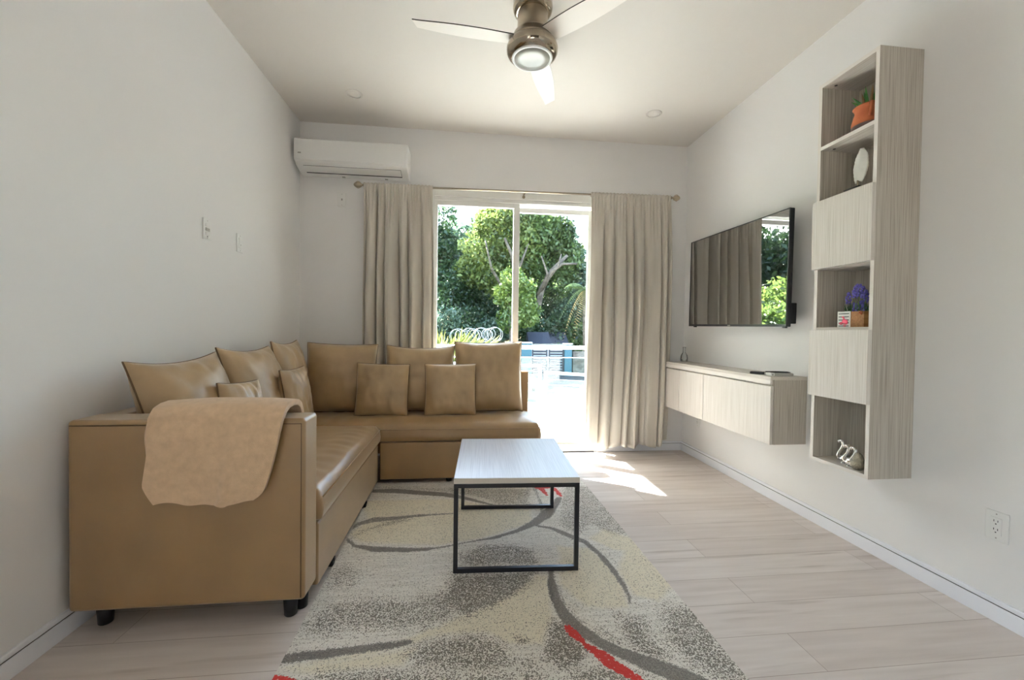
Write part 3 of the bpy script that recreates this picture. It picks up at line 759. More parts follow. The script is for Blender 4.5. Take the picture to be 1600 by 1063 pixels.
# face: 0 = +x, 270 = -y
cushion('back_cushion', 'large tan leather cushion slumped against the left wall right behind the sofa arm', GB, (-1.105, 2.005, .468), .46, .55, .20, -12, 18, -2.5, 1, 1.0, .9)
cushion('back_cushion', 'large tan leather cushion along the left wall, second from the sofa arm', GB, (-1.125, 2.650, .470), .53, .565, .20, -3, 17, 1, 2, 1.1, .7)
cushion('back_cushion', 'large tan leather cushion along the left wall, wedged into the sofa corner', GB, (-1.165, 3.170, .470), .50, .575, .15, 3, 10, 0, 3, 1.1, .5)
cushion('back_cushion', 'large tan leather cushion on the back row, leftmost and next to the sofa corner', GB, (-.960, 3.430, .470), .54, .545, .19, 270, 7, 1, 4, .8, .0)
cushion('back_cushion', 'large tan leather cushion on the back row between the two small pillows', GB, (-.345, 3.430, .470), .54, .535, .19, 270, 7, 0, 5, .9, .8)
cushion('back_cushion', 'large tan leather cushion on the back row, rightmost, its top edge in sunlight', GB, (.205, 3.425, .468), .555, .575, .20, 270, 7, -.6, 6, .8, .2)
cushion('throw_pillow', 'small tan leather pillow mostly hidden behind the folded blanket', GS, (-1.020, 2.150, .468), .27, .40, .12, -10, 9, 3, 7, .8)
cushion('throw_pillow', 'small tan leather pillow leaning near the sofa corner on the chaise side', GS, (-1.020, 2.820, .466), .33, .41, .11, -3, 9, 0, 8, .9)
cushion('throw_pillow', 'small square pillow on the back row, left one, between two large cushions', GS, (-.612, 3.275, .472), .39, .395, .12, 270, 7, 1.5, 9, .6)
cushion('throw_pillow', 'small square pillow on the back row, right one, beside the sunlit cushion', GS, (-.100, 3.275, .472), .39, .395, .12, 270, 7, -.4, 10, .6)

# ------------------------------------------------------------------ blanket over the arm
def blanket():
    # profile over the arm in (y,z): behind, over the top, down the front
    prof = [(1.835, .60), (1.833, .70), (1.826, .775), (1.806, .812), (1.775, .828), (1.735, .833), (1.695, .830), (1.660, .818), (1.636, .790), (1.628, .74), (1.627, .69), (1.626, .64), (1.625, .59), (1.624, .54), (1.622, .490)]
    P = []
    for i in range(len(prof)-1):
        for s in range(4):
            a, b = prof[i], prof[i+1]; P.append((a[0]+(b[0]-a[0])*s/4, a[1]+(b[1]-a[1])*s/4))
    P.append(prof[-1]); n = len(P)-1; m = 60
    def side(i):    # x extent along the profile
        t = i/n
        z = P[i][1]; front = i > n*.45
        if not front: return -1.108, -.655
        q = max(0, min(1, (.80-z)/.31))
        xl = -1.108 + .006*math.sin(q*5) + (.040*max(0, (q-.78)/.22)**1.2)
        xr = -.655 - .045*q - .025*q**2 - .028*max(0, (q-.86)/.14)**2
        return xl, xr
    V = []; F = []
    for layer, (dl, dr, off, cut) in enumerate(((0, 0, 0, 0),)):
        for i in range(n+1):
            xl, xr = side(i)
            t = i/n
            for k in range(m+1):
                u = k/m; x = xl+(xr-xl)*u; y, z = P[i]
                q = max(0, min(1, (.80-z)/.31)) if t > .45 else 0
                fold = .008*math.sin(u*9+1.2*math.sin(q*2)) + .009*math.exp(-((u-.62-.05*q)/.04)**2) + .006*math.exp(-((u-.34)/.06)**2)*q
                wv = mn.noise(Vector((x*8, z*8, y*8)))*.005
                rise = .010*math.sin(PI*u)*(1 if .2 < t < .5 else 0)
                yy = y - (fold*q + wv*.8*(.3+q)) - .004
                zz = z + rise + wv*.6 + (.007*math.sin(u*7+.8)*q**3 + .004*math.sin(u*15))*(1 if t > .45 else 0)*q
                V.append((x, yy, zz))
    W = m+1
    for i in range(n):
        for k in range(m): F.append((i*W+k, i*W+k+1, (i+1)*W+k+1, (i+1)*W+k))
    o = np_mesh('blanket', V, F, FLEECE, smooth=True)
    sd = o.modifiers.new('thick', 'SOLIDIFY'); sd.thickness = .022; sd.offset = 0; sd.use_rim = True
    bv = o.modifiers.new('round', 'BEVEL'); bv.width = .008; bv.segments = 3; bv.limit_method = 'ANGLE'; bv.angle_limit = math.radians(60)
    tag(o, 'folded beige fleece blanket draped over the near arm of the sofa', 'blanket')
    # the under fold peeking out at the left
    V = []; F = []; n2, m2 = 30, 14
    for i in range(n2+1):
        q = i/n2; z = .775-.165*q
        for k in range(m2+1):
            u = k/m2; x = -1.120-.006*math.sin(q*4)+.10*u
            V.append((x, 1.644-.003*math.sin(q*7+u*3)-.006*q+(.010 if z > .79 else 0), z))
    for i in range(n2):
        for k in range(m2): F.append((i*(m2+1)+k, i*(m2+1)+k+1, (i+1)*(m2+1)+k+1, (i+1)*(m2+1)+k))
    f = np_mesh('under_fold', V, F, FLEECE, o, smooth=True)
    sd = f.modifiers.new('thick', 'SOLIDIFY'); sd.thickness = .012; sd.offset = 0
blanket()

# ------------------------------------------------------------------ coffee table
RZ = math.radians(-2.6)
TC = (.268, 2.270)
tab = empty('coffee_table', (TC[0], TC[1], .012), 'rectangular coffee table with pale top and black metal frame standing on the rug', 'coffee table', RZ)
TM = Matrix.Translation((TC[0], TC[1], 0)) @ Matrix.Rotation(RZ, 4, 'Z')
def tb(*bs):
    bm = B(*bs); bmesh.ops.transform(bm, matrix=TM, verts=bm.verts); return bm
hw, hl, ft, t2 = .290, .358, .424, .020
z0 = .0125
top = obj('tabletop', tb((-hw, hw, -hl, hl, ft, .450)), TABTOP, tab, bevel=.0015)
obj('edge_band', tb((-hw-.0008, hw+.0008, -hl-.0008, -hl, ft+.001, .449)), TABEDGE, top)
for s in (-1, 1):
    y0, y1 = (-hl, -hl+t2) if s < 0 else (hl-t2, hl)
    for x in (-hw, hw-t2):
        obj('leg', tb((x, x+t2, y0, y1, z0+t2, ft-t2)), BLACKM, tab, bevel=.0015)
    obj('foot_rail', tb((-hw, hw, y0, y1, z0, z0+t2)), BLACKM, tab, bevel=.0015)
    obj('top_rail', tb((-hw, hw, y0, y1, ft-t2, ft)), BLACKM, tab, bevel=.0015)
for x in (-hw, hw-t2):
    obj('side_rail', tb((x, x+t2, -hl+t2, hl-t2, ft-t2, ft)), BLACKM, tab, bevel=.0015)

# ------------------------------------------------------------------ rug
# strokes in rug-plane metres (world x,y); filled in below
RUG_STROKES = []   # RUGDATA
RUG_BLOBS = []
RUG_LIGHT = []
RUG_CREAM = []
RUG_RED = []
exec_rug = True
def seg_dist(px, py, pts):
    """distance to a polyline and fraction along it (numpy)"""
    best = np.full(px.shape, 1e9); par = np.zeros(px.shape)
    tot = len(pts)-1
    for i in range(tot):
        ax, ay = pts[i][:2]; bx, by = pts[i+1][:2]
        dx, dy = bx-ax, by-ay; t = np.clip(((px-ax)*dx+(py-ay)*dy)/(dx*dx+dy*dy+1e-9), 0, 1)
        d = np.hypot(px-(ax+t*dx), py-(ay+t*dy)); mk = d < best
        wd = pts[i][2]+(pts[i+1][2]-pts[i][2])*t
        best = np.where(mk, d, best); par = np.where(mk, wd, par)
    return best, par
def poly_sd(px, py, poly):
    """signed distance to a polygon, negative inside"""
    d = np.full(px.shape, 1e9); inside = np.zeros(px.shape, bool); n = len(poly)
    for i in range(n):
        ax, ay = poly[i]; bx, by = poly[(i+1) % n]
        dx, dy = bx-ax, by-ay; t = np.clip(((px-ax)*dx+(py-ay)*dy)/(dx*dx+dy*dy+1e-12), 0, 1)
        d = np.minimum(d, np.hypot(px-(ax+t*dx), py-(ay+t*dy)))
        cr = ((ay > py) != (by > py)) & (px < (bx-ax)*(py-ay)/((by-ay) if abs(by-ay) > 1e-9 else 1e-9)+ax)
        inside ^= cr
    return np.where(inside, -d, d)
#RUG_BEGIN
RUG_STROKES = [([(-0.637, 2.982, 0.029), (-0.451, 2.967, 0.04), (-0.281, 2.921, 0.039), (-0.115, 2.875, 0.032), (0.008, 2.813, 0.025), (0.126, 2.727, 0.015), (0.211, 2.668, 0.007)], 1.0), ([(-0.631, 2.392, 0.011), (-0.579, 2.481, 0.021), (-0.504, 2.525, 0.029), (-0.384, 2.536, 0.025), (-0.28, 2.556, 0.019), (-0.174, 2.564, 0.011), (-0.056, 2.572, 0.007)], 0.8), ([(-0.608, 2.304, 0.008), (-0.549, 2.226, 0.016), (-0.434, 2.179, 0.025), (-0.281, 2.16, 0.023), (-0.175, 2.156, 0.016), (-0.114, 2.169, 0.006)], 1.0), ([(-0.114, 2.169, 0.006), (0.025, 2.211, 0.008), (0.188, 2.253, 0.012), (0.313, 2.319, 0.017), (0.411, 2.397, 0.026), (0.492, 2.492, 0.042), (0.573, 2.61, 0.029), (0.645, 2.752, 0.022)], 0.95), ([(0.492, 2.492, 0.014), (0.424, 2.369, 0.011), (0.505, 2.332, 0.018), (0.58, 2.243, 0.02), (0.649, 2.16, 0.019), (0.689, 2.027, 0.016), (0.705, 1.898, 0.014), (0.71, 1.777, 0.011), (0.703, 1.692, 0.009), (0.688, 1.643, 0.004)], 0.95), ([(0.412, 1.899, 0.014), (0.397, 1.817, 0.016), (0.391, 1.71, 0.021), (0.404, 1.613, 0.028), (0.439, 1.521, 0.029), (0.497, 1.447, 0.026), (0.555, 1.392, 0.025), (0.621, 1.342, 0.032), (0.693, 1.293, 0.037), (0.759, 1.245, 0.035)], 1.0), ([(0.419, 1.793, 0.006), (0.423, 1.668, 0.007), (0.447, 1.591, 0.007), (0.486, 1.52, 0.006)], 0.6), ([(-0.607, 1.474, 0.023), (-0.522, 1.479, 0.021), (-0.425, 1.486, 0.02), (-0.316, 1.497, 0.018), (-0.245, 1.503, 0.017), (-0.183, 1.513, 0.009)], 1.0), ([(0.51, 2.998, 0.016), (0.509, 2.799, 0.015), (0.507, 2.625, 0.01), (0.478, 2.515, 0.01)], 0.6)]
RUG_BLOBS = [([(-0.099, 2.997), (0.479, 2.941), (0.438, 2.678), (0.24, 2.675), (0.09, 2.832), (-0.074, 2.894)], 0.75, 0.05), ([(-0.615, 3.072), (-0.099, 2.997), (-0.096, 2.917), (-0.603, 3.013)], 0.5, 0.04), ([(0.709, 2.983), (0.908, 2.967), (0.96, 2.497), (0.953, 2.204), (0.819, 2.216), (0.741, 2.35), (0.632, 2.215), (0.548, 2.367), (0.613, 2.57)], 0.72, 0.06), ([(-0.013, 2.098), (0.103, 2.178), (0.262, 2.174), (0.364, 2.109), (0.363, 1.968), (0.009, 1.978)], 0.85, 0.06), ([(-0.046, 1.928), (0.346, 1.913), (0.303, 1.826), (0.213, 1.747), (0.131, 1.676), (0.022, 1.614), (-0.089, 1.735), (-0.055, 1.814)], 1.0, 0.06), ([(-0.589, 1.638), (-0.526, 1.756), (-0.382, 1.802), (-0.203, 1.765), (-0.055, 1.814), (0.022, 1.631), (-0.081, 1.59), (-0.223, 1.571), (-0.387, 1.578), (-0.549, 1.586)], 0.78, 0.1), ([(-0.621, 1.98), (-0.539, 2.075), (-0.444, 1.964), (-0.455, 1.851), (-0.567, 1.85)], 0.62, 0.08), ([(-0.602, 2.255), (-0.557, 2.386), (-0.382, 2.523), (-0.276, 2.515), (-0.404, 2.447), (-0.524, 2.383)], 0.7, 0.05), ([(-0.195, 1.451), (-0.118, 1.5), (0.01, 1.541), (0.099, 1.524), (0.17, 1.458), (0.17, 1.363), (0.049, 1.35), (-0.148, 1.394)], 0.86, 0.08), ([(-0.5, 1.367), (-0.46, 1.411), (-0.248, 1.41), (0.01, 1.366), (0.27, 1.353), (0.287, 1.291), (-0.211, 1.306)], 0.7, 0.06), ([(0.295, 1.46), (0.348, 1.583), (0.41, 1.543), (0.448, 1.431), (0.403, 1.353), (0.327, 1.335), (0.277, 1.392)], 0.98, 0.05), ([(0.306, 1.289), (0.38, 1.342), (0.47, 1.334), (0.561, 1.3), (0.638, 1.245)], 0.9, 0.06), ([(0.608, 1.594), (0.709, 1.567), (0.693, 1.452), (0.728, 1.362), (0.681, 1.333), (0.608, 1.387), (0.582, 1.463)], 0.9, 0.07), ([(0.803, 1.633), (0.943, 1.6), (0.961, 1.427), (0.934, 1.228), (0.817, 1.239), (0.753, 1.306), (0.724, 1.419)], 0.86, 0.1), ([(0.482, 1.588), (0.571, 1.495), (0.603, 1.402), (0.545, 1.393), (0.476, 1.489)], 0.5, 0.05), ([(0.164, 1.402), (0.259, 1.407), (0.267, 1.341), (0.168, 1.35)], 0.55, 0.05), ([(0.196, 1.5), (0.245, 1.487), (0.235, 1.459), (0.197, 1.462)], 0.9, 0.03)]
RUG_CREAM = [[(-0.658, 2.815), (-0.032, 2.79), (0.161, 2.653), (0.423, 2.585), (0.415, 2.417), (0.106, 2.243), (-0.116, 2.197), (-0.528, 2.265), (-0.597, 2.354), (-0.541, 2.537)], [(0.083, 1.68), (0.213, 1.747), (0.34, 1.881), (0.396, 1.876), (0.352, 1.6), (0.29, 1.461), (0.182, 1.471), (0.099, 1.54), (-0.078, 1.541), (-0.383, 1.442), (-0.562, 1.434), (-0.225, 1.51)], [(0.495, 2.129), (0.648, 2.1), (0.704, 1.937), (0.704, 1.745), (0.67, 1.626), (0.498, 1.642), (0.438, 1.814)], [(0.871, 2.128), (0.921, 1.945), (0.927, 1.746), (0.812, 1.651), (0.727, 1.7), (0.729, 1.883)], [(0.799, 2.307), (0.923, 2.173), (0.928, 2.03), (0.768, 2.074), (0.693, 2.192)], [(-0.562, 1.434), (-0.239, 1.468), (-0.158, 1.475), (-0.19, 1.41), (-0.494, 1.402)]]
RUG_RED = [[(0.402, 1.534, 0.009), (0.419, 1.486, 0.015), (0.44, 1.443, 0.012), (0.468, 1.408, 0.021), (0.485, 1.378, 0.027), (0.505, 1.343, 0.017), (0.535, 1.312, 0.02), (0.573, 1.269, 0.013)], [(-0.605, 1.404, 0.009), (-0.563, 1.39, 0.01), (-0.519, 1.369, 0.013)], [(0.501, 3.011, 0.03), (0.549, 2.965, 0.042), (0.637, 2.964, 0.024)], [(0.555, 2.935, 0.018), (0.574, 2.81, 0.014)], [(0.652, 2.927, 0.018), (0.665, 2.792, 0.01)]]
#RUG_END
def make_rug():
    x0, x1, y0, y1, zt = -.598, .912, .72, 3.150, .0115
    ang = math.radians(.9)
    cx, cy = (x0+x1)/2, (y0+y1)/2
    nx, ny = 330, 500
    u = np.linspace(x0, x1, nx+1); v = np.linspace(y0, y1, ny+1)
    X, Y = np.meshgrid(u, v)
    # rotate about the centre
    Xw = cx+(X-cx)*math.cos(ang)-(Y-cy)*math.sin(ang); Yw = cy+(X-cx)*math.sin(ang)+(Y-cy)*math.cos(ang)
    nz1 = np.array([mn.noise(Vector((a*7, b*7, 0)))*.6+mn.noise(Vector((a*19, b*19, 3)))*.4 for a, b in zip(Xw.ravel(), Yw.ravel())]).reshape(Xw.shape)
    wob = .022*nz1
    dark = np.zeros_like(Xw); speck = np.zeros_like(Xw); red = np.zeros_like(Xw); cream = np.zeros_like(Xw); pale = np.zeros_like(Xw)
    for pts, den in RUG_STROKES:
        d, w = seg_dist(Xw, Yw, pts); f = np.clip((w - (d+wob*.45))/.016+.5, 0, 1); dark = np.maximum(dark, f*den)
    for pts in RUG_RED:
        d, w = seg_dist(Xw, Yw, pts); f = np.clip((w*.85-(d+wob*.9))/.012+.5, 0, 1); red = np.maximum(red, f)
    for poly, den, soft in RUG_BLOBS:
        d = poly_sd(Xw, Yw, poly)+wob*1.3; f = np.clip(.5-d/soft, 0, 1); speck = np.maximum(speck, f*den*.88)
    for poly in RUG_CREAM:
        d = poly_sd(Xw, Yw, poly)+wob*.8; cream = np.maximum(cream, np.clip(.5-d/.03, 0, 1))
    speck = np.maximum(speck, .10+.16*np.clip(nz1+.1, 0, 1))
    V = np.stack([Xw, Yw, np.full_like(Xw, zt)], -1).reshape(-1, 3)
    W = nx+1
    idx = np.arange((nx+1)*(ny+1)).reshape(ny+1, nx+1)
    F = np.stack([idx[:-1,:-1], idx[:-1,1:], idx[1:,1:], idx[1:,:-1]], -1).reshape(-1, 4)
    # pile sides and underside
    rim = list(idx[0,:]) + list(idx[1:,-1]) + list(idx[-1,-2::-1]) + list(idx[-2:0:-1,0])
    base = len(V); low = V[rim].copy(); low[:,2] = .0
    V = np.concatenate([V, low]); k = len(rim)
    sides = [(int(rim[(a+1)%k]), int(rim[a]), base+a, base+(a+1)%k) for a in range(k)]
    o = np_mesh('area_rug', V.tolist(), F.tolist()+sides, RUGM)
    ca = o.data.color_attributes.new('pattern', 'FLOAT_COLOR', 'POINT')
    C = np.zeros((len(V), 4), np.float32); m = dark.size
    C[:m,0] = dark.ravel(); C[:m,1] = speck.ravel(); C[:m,2] = red.ravel(); C[:m,3] = cream.ravel()
    ca.data.foreach_set('color', C.ravel())
    tag(o, 'large grey and cream abstract rug with dark arcs and red streaks on the floor', 'rug')
def rug_mat():
    m = mat('rug_pile', srgb(200, 190, 168), .95, sheen=.15)
    nt = m.node_tree; N = nt.nodes; L = nt.links; b = N['Principled BSDF']
    at = N.new('ShaderNodeAttribute'); at.attribute_name = 'pattern'
    sp = N.new('ShaderNodeSeparateColor'); L.new(at.outputs['Color'], sp.inputs[0])
    tc = N.new('ShaderNodeTexCoord')
    def nzz(scale, det=2, mapsc=(1,1,1)):
        mp = N.new('ShaderNodeMapping'); mp.inputs['Scale'].default_value = mapsc; L.new(tc.outputs['Object'], mp.inputs['Vector'])
        z = N.new('ShaderNodeTexNoise'); z.inputs['Scale'].default_value = scale; z.inputs['Detail'].default_value = det; L.new(mp.outputs[0], z.inputs['Vector']); return z.outputs['Fac']
    def mix(fac, a, bcol):
        x = N.new('ShaderNodeMix'); x.data_type = 'RGBA'
        (L.new(a, x.inputs['A']) if not isinstance(a, tuple) else setattr(x.inputs['A'], 'default_value', a)); x.inputs['B'].default_value = bcol; L.new(fac, x.inputs['Factor']); return x.outputs['Result']
    def mrange(val, a, c, t0=0, t1=1):
        x = N.new('ShaderNodeMapRange'); L.new(val, x.inputs['Value']); x.inputs['From Min'].default_value = a; x.inputs['From Max'].default_value = c; x.inputs['To Min'].default_value = t0; x.inputs['To Max'].default_value = t1; return x.outputs[0]
    def math2(op, a, c):
        x = N.new('ShaderNodeMath'); x.operation = op
        for i, q in enumerate((a, c)):
            (setattr(x.inputs[i], 'default_value', q) if isinstance(q, (int, float)) else L.new(q, x.inputs[i]))
        return x.outputs[0]
    base = mix(mrange(nzz(1, 3, (5, 60, 1)), .35, .7), srgb(228, 224, 217), srgb(208, 203, 194))
    base = mix(at.outputs['Alpha'], base, srgb(222, 214, 194))
    base = mix(mrange(nzz(1, 2, (14, 150, 1)), .6, .72, 0, .35), base, srgb(150, 136, 108))
    grain = nzz(230, 1); g2 = nzz(95, 3)
    thr = math2('ADD', math2('MULTIPLY', grain, .72), math2('MULTIPLY', g2, .28))       # ~.5 +- .15
    hit = math2('SUBTRACT', math2('ADD', math2('MULTIPLY', sp.outputs[1], .20), thr), .625)
    base = mix(mrange(hit, -.02, .02), base, srgb(112, 106, 97))
    dk = mix(mrange(grain, .35, .65), srgb(104, 100, 95), srgb(142, 137, 130))
    x = N.new('ShaderNodeMix'); x.data_type = 'RGBA'; L.new(base, x.inputs['A']); L.new(dk, x.inputs['B'])
    L.new(mrange(math2('ADD', sp.outputs[0], math2('MULTIPLY', math2('SUBTRACT', thr, .5), 3.0)), .40, .55), x.inputs['Factor'])
    gate = mrange(sp.outputs[2], .02, .30)
    base = mix(mrange(math2('MULTIPLY', gate, math2('ADD', sp.outputs[2], math2('MULTIPLY', math2('SUBTRACT', g2, .5), 3.0))), .40, .55), x.outputs['Result'], srgb(196, 44, 38))
    L.new(base, b.inputs['Base Color'])
    bp = N.new('ShaderNodeBump'); bp.inputs['Strength'].default_value = .5; bp.inputs['Distance'].default_value = .004
    L.new(grain, bp.inputs['Height']); L.new(bp.outputs[0], b.inputs['Normal'])
    return m
RUGM = rug_mat()
make_rug()

# ------------------------------------------------------------------ outside: balcony
DECK = mat('deck_tile', srgb(226, 224, 218), .6)
CONC = mat('driveway_asphalt', srgb(72, 72, 74), .85, var=((.8, .8, .8), srgb(58, 58, 60), .35, .65))
EXTW = mat('white_render', srgb(226, 228, 228), .7)
MINT = mat('mint_paint', srgb(110, 142, 130), .6)
TEAL = mat('teal_paint', srgb(52, 92, 104), .7)
GATEM = mat('charcoal_slats', srgb(30, 33, 42), .6)
ROOFM = mat('dark_shingle', srgb(36, 40, 52), .6)
ALUM = mat('white_aluminium', srgb(236, 238, 238), .35)
ZD = -.09
struct(obj('ground_deck', B((-3.4, 4.6, YB+.15, 7.05, ZD-.2, ZD)), DECK))
# unseen roof slab of the floor above, left edge placed to trim indoor sun
struct(obj('ceiling_balcony', B((-.745, 5.0, YB+.15, 5.3, 2.78, 2.95)), EXTW))
rl = empty('balcony_railing', (.8, 6.9, ZD), 'white topped glass balcony railing beyond the sliding door', 'railing')
obj('top_rail', B((-3.3, 4.5, 6.865, 6.935, .842, .905)), ALUM, rl, bevel=.006)
obj('glass_reflection_bar', B((-3.3, 4.5, 6.892, 6.908, .700, .712)), ALUM, rl)  # thin bar put in for a bright line reflected in the glass
obj('base_channel', B((-3.3, 4.5, 6.88, 6.92, ZD, ZD+.05)), ALUM, rl)
for x0, x1 in ((-3.28, -1.72), (-1.68, .50), (.54, 2.60), (2.64, 4.48)):
    obj('glass_panel', B((x0, x1, 6.894, 6.906, ZD+.05, .700)), GLASSR, rl)
for x in (-3.28, -1.70, .52, 2.62, 4.48):
    obj('post', B((x-.02, x+.02, 6.88, 6.92, ZD+.05, .842)), ALUM, rl)
# lounge chair
lc = empty('lounge_chair', (1.95, 6.0, ZD), 'white metal lounge chair on the sunny balcony deck', 'outdoor chair')
fr = bmesh.new()
for y in (5.75, 6.30):
    tube(fr, [(1.42, y, ZD+.20), (1.95, y, ZD+.26), (2.40, y, ZD+.24), (2.72, y, ZD+.72)], .016, 8)
for p in (((1.42, 5.75, ZD+.20), (1.42, 6.30, ZD+.20)), ((2.72, 5.75, ZD+.72), (2.72, 6.30, ZD+.72))): tube(fr, p, .016, 8)
obj('frame', fr, ALUM, lc, smooth=True)
for x, y in ((1.52, 5.75), (1.52, 6.30), (2.38, 5.75), (2.38, 6.30)):
    obj('leg', tube(bmesh.new(), [(x, y, ZD+.22), (x-.04, y, ZD)], .015, 8), ALUM, lc, smooth=True)
bm = bmesh.new(); prism(bm, [(1.44, ZD+.205), (1.95, ZD+.262), (2.38, ZD+.245), (2.38, ZD+.257), (1.95, ZD+.274), (1.44, ZD+.217)], 5.77, 6.28, 'y'); obj('seat_sling', bm, EXTW, lc)
bm = bmesh.new(); prism(bm, [(2.40, ZD+.25), (2.71, ZD+.70), (2.70, ZD+.715), (2.385, ZD+.262)], 5.77, 6.28, 'y'); obj('back_sling', bm, EXTW, lc)

# lower yard
struct(obj('ground', prism(bmesh.new(), [(7.1, -1.6), (7.1, -1.3), (12, -.95), (16.5, -.48), (60, -.3), (60, -1.6)], -40, 40, 'x'), CONC))
lw = empty('planter_wall', (1.1, 8.45, -1.2), 'low white garden wall with a mint green hatch below the balcony', 'garden wall')
obj('wall', B((-2.5, 1.62, 8.45, 8.70, -1.35, .080)), EXTW, lw)
hh = obj('hatch', B((1.20, 1.46, 8.43, 8.452, -.35, .030)), MINT, lw)
obj('latch', B((1.38, 1.44, 8.41, 8.43, -.07, -.01)), BLACKP, hh)
lw2 = obj('retaining_wall', B((1.64, 6.0, 8.50, 8.72, -1.35, -.190)), EXTW); tag(lw2, 'long low white retaining wall right of the mint hatch', 'garden wall')
for nm, lb, xa, xb, za, zb_, zp0 in (('stair_railing', 'white stair railing above the low garden wall, left and higher one', -2.4, 1.60, .50, .40, .080), ('stair_railing', 'white stair railing stepping down to the right above the retaining wall', 1.66, 5.9, .268, .02, -.190)):
    t = empty(nm, ((xa+xb)/2, 8.6, zp0), lb, 'railing', group='white stair railings')
    obj('hand_rail', prism(bmesh.new(), [(xa, za), (xb, zb_), (xb, zb_+.055), (xa, za+.055)], 8.57, 8.63, 'y'), ALUM, t)
    for x, z in ((xa+.03, za), (xb-.03, zb_)) if nm == 'stair_railing' else ():
        obj('post', B((x-.03, x+.03, 8.57, 8.63, zp0, z+.02)), ALUM, t)
    for k in range(3):
        f = (k+1)/4
        obj('cable', tube(bmesh.new(), [(xa, 8.6, zp0+(za-zp0)*f), (xb, 8.6, zp0+(zb_-zp0)*f)], .006, 6), ALUM, t)
gt = empty('driveway_gate', (3.2, 16, -.5), 'charcoal slatted driveway gate between teal pillars', 'gate')
for x0, x1 in ((2.60, 3.20), (3.25, 3.84)):
    lf = obj('leaf_frame', B((x0, x0+.05, 15.97, 16.03, -.45, .52), (x1-.05, x1, 15.97, 16.03, -.45, .52), (x0+.05, x1-.05, 15.97, 16.03, .47, .52), (x0+.05, x1-.05, 15.97, 16.03, -.45, -.40)), GATEM, gt)
    for k in range(8):
        z = -.38+.105*k; obj('slat', B((x0+.05, x1-.05, 15.985, 16.015, z, z+.075)), GATEM, gt)
for x0, x1, zz, lb in ((1.6, 2.57, .75, 'wide teal boundary wall left of the charcoal gate'), (3.86, 4.14, .72, 'narrow teal pillar right of the charcoal gate')):
    t = empty('boundary_wall', ((x0+x1)/2, 16, -.5), lb, 'boundary wall')
    obj('wall', B((x0, x1, 15.9, 16.2, -.55, zz-.05)), TEAL, t); obj('coping', B((x0-.02, x1+.02, 15.87, 16.23, zz-.05, zz)), EXTW, t)
t = obj('stone_wall', B((4.20, 12, 15.95, 16.2, -.55, .40)), mat('pale_stone', srgb(112, 108, 100), .9, var=((3, 3, 5), srgb(80, 75, 68), .4, .6), bump=(6, .8, .05))); tag(t, 'pale stone boundary wall running right from the teal pillar', 'boundary wall')
t = obj('stone_wall', B((-12, 1.58, 15.95, 16.2, -.55, .62)), bpy.data.materials['pale_stone']); tag(t, 'pale stone boundary wall under the coils of razor wire', 'boundary wall')
for x0, y0, rr_, lb in ((2.75, 17.4, .42, 'small dark shingled roof just left behind the gate'), (3.62, 17.9, .40, 'small dark shingled roof just right behind the gate')):
    t = empty('gate_house', (x0+.4, y0+.5, -.45), lb, 'shed')
    obj('wall', B((x0, x0+.8, y0, y0+1.0, -.5, .70)), EXTW, t)
    obj('roof', prism(bmesh.new(), [(y0-.12, .66), (y0+.5, 1.14), (y0+1.12, .66)], x0-.08, x0+.86, 'x'), ROOFM, t)
# razor wire on the wall
bm = bmesh.new(); pts = []
for k in range(520):
    a = k*.19; q = k/520; rad = .24+.05*math.sin(k*.043)
    pts.append((-.35+1.62*q+rad*math.cos(a)+.04*math.sin(k*.07), 16.07+.12*math.sin(a*.5+1), .93+.10*q+rad*math.sin(a)))
tube(bm, pts, .008, 5)
t = obj('razor_wire', bm, mat('galvanised_wire', srgb(206, 208, 208), .35, metal=.6), smooth=True); tag(t, 'coiled razor wire along the boundary wall top', 'razor wire')

# ------------------------------------------------------------------ vegetation
BARK = mat('pale_bark', srgb(118, 107, 94), .9, bump=(10, .6, .03), var=((3, 3, 8), srgb(80, 70, 60), .35, .65))
LF1 = leaf_mat('leaf_dark', srgb(16, 31, 21), srgb(72, 98, 60))
LF2 = leaf_mat('leaf_mid', srgb(28, 48, 28), srgb(116, 138, 76))
LF3 = leaf_mat('leaf_bright', srgb(50, 78, 34), srgb(134, 152, 76), .4)
LF4 = leaf_mat('leaf_yellow', srgb(104, 114, 48), srgb(158, 160, 100), .4)
LF6 = leaf_mat('leaf_sunlit', srgb(40, 60, 30), srgb(150, 164, 88))
LF5 = leaf_mat('leaf_bluegreen', srgb(38, 62, 50), srgb(106, 128, 104))
def leaves(blobs, size, n_per_m3=None, n=4000, seed=0, up=.35):
    r = np.random.default_rng(seed)
    vol = np.array([b[3]*b[4]*b[5] for b in blobs]) if len(blobs[0]) == 6 else np.array([b[3]**2 for b in blobs])
    cnt = (vol**.75/(vol**.75).sum()*n).astype(int)
    P = []
    for b, k in zip(blobs, cnt):
        d = r.normal(size=(k, 3)); d /= np.linalg.norm(d, axis=1)[:, None]
        rad = r.uniform(.30, 1, k)**.45
        rr = np.array(b[3:6]) if len(b) == 6 else np.array([b[3]]*3)
        lump = 1+.16*np.sin(d[:,0]*7+seed)*np.sin(d[:,2]*6+b[0])
        P.append(np.array(b[:3])+d*rad[:, None]*rr*lump[:, None])
    P = np.concatenate(P); k = len(P)
    a = r.normal(size=(k, 3)); a /= np.linalg.norm(a, axis=1)[:, None]
    nrm = r.normal(size=(k, 3)); nrm[:, 2] += up; bvec = np.cross(nrm, a); bvec /= np.linalg.norm(bvec, axis=1)[:, None]
    s = size*r.uniform(.6, 1.35, k)[:, None]
    V = np.stack([P-a*s, P-bvec*s*.5, P+a*s, P+bvec*s*.5], 1).reshape(-1, 3)
    F = np.arange(4*k).reshape(k, 4)
    return V, F
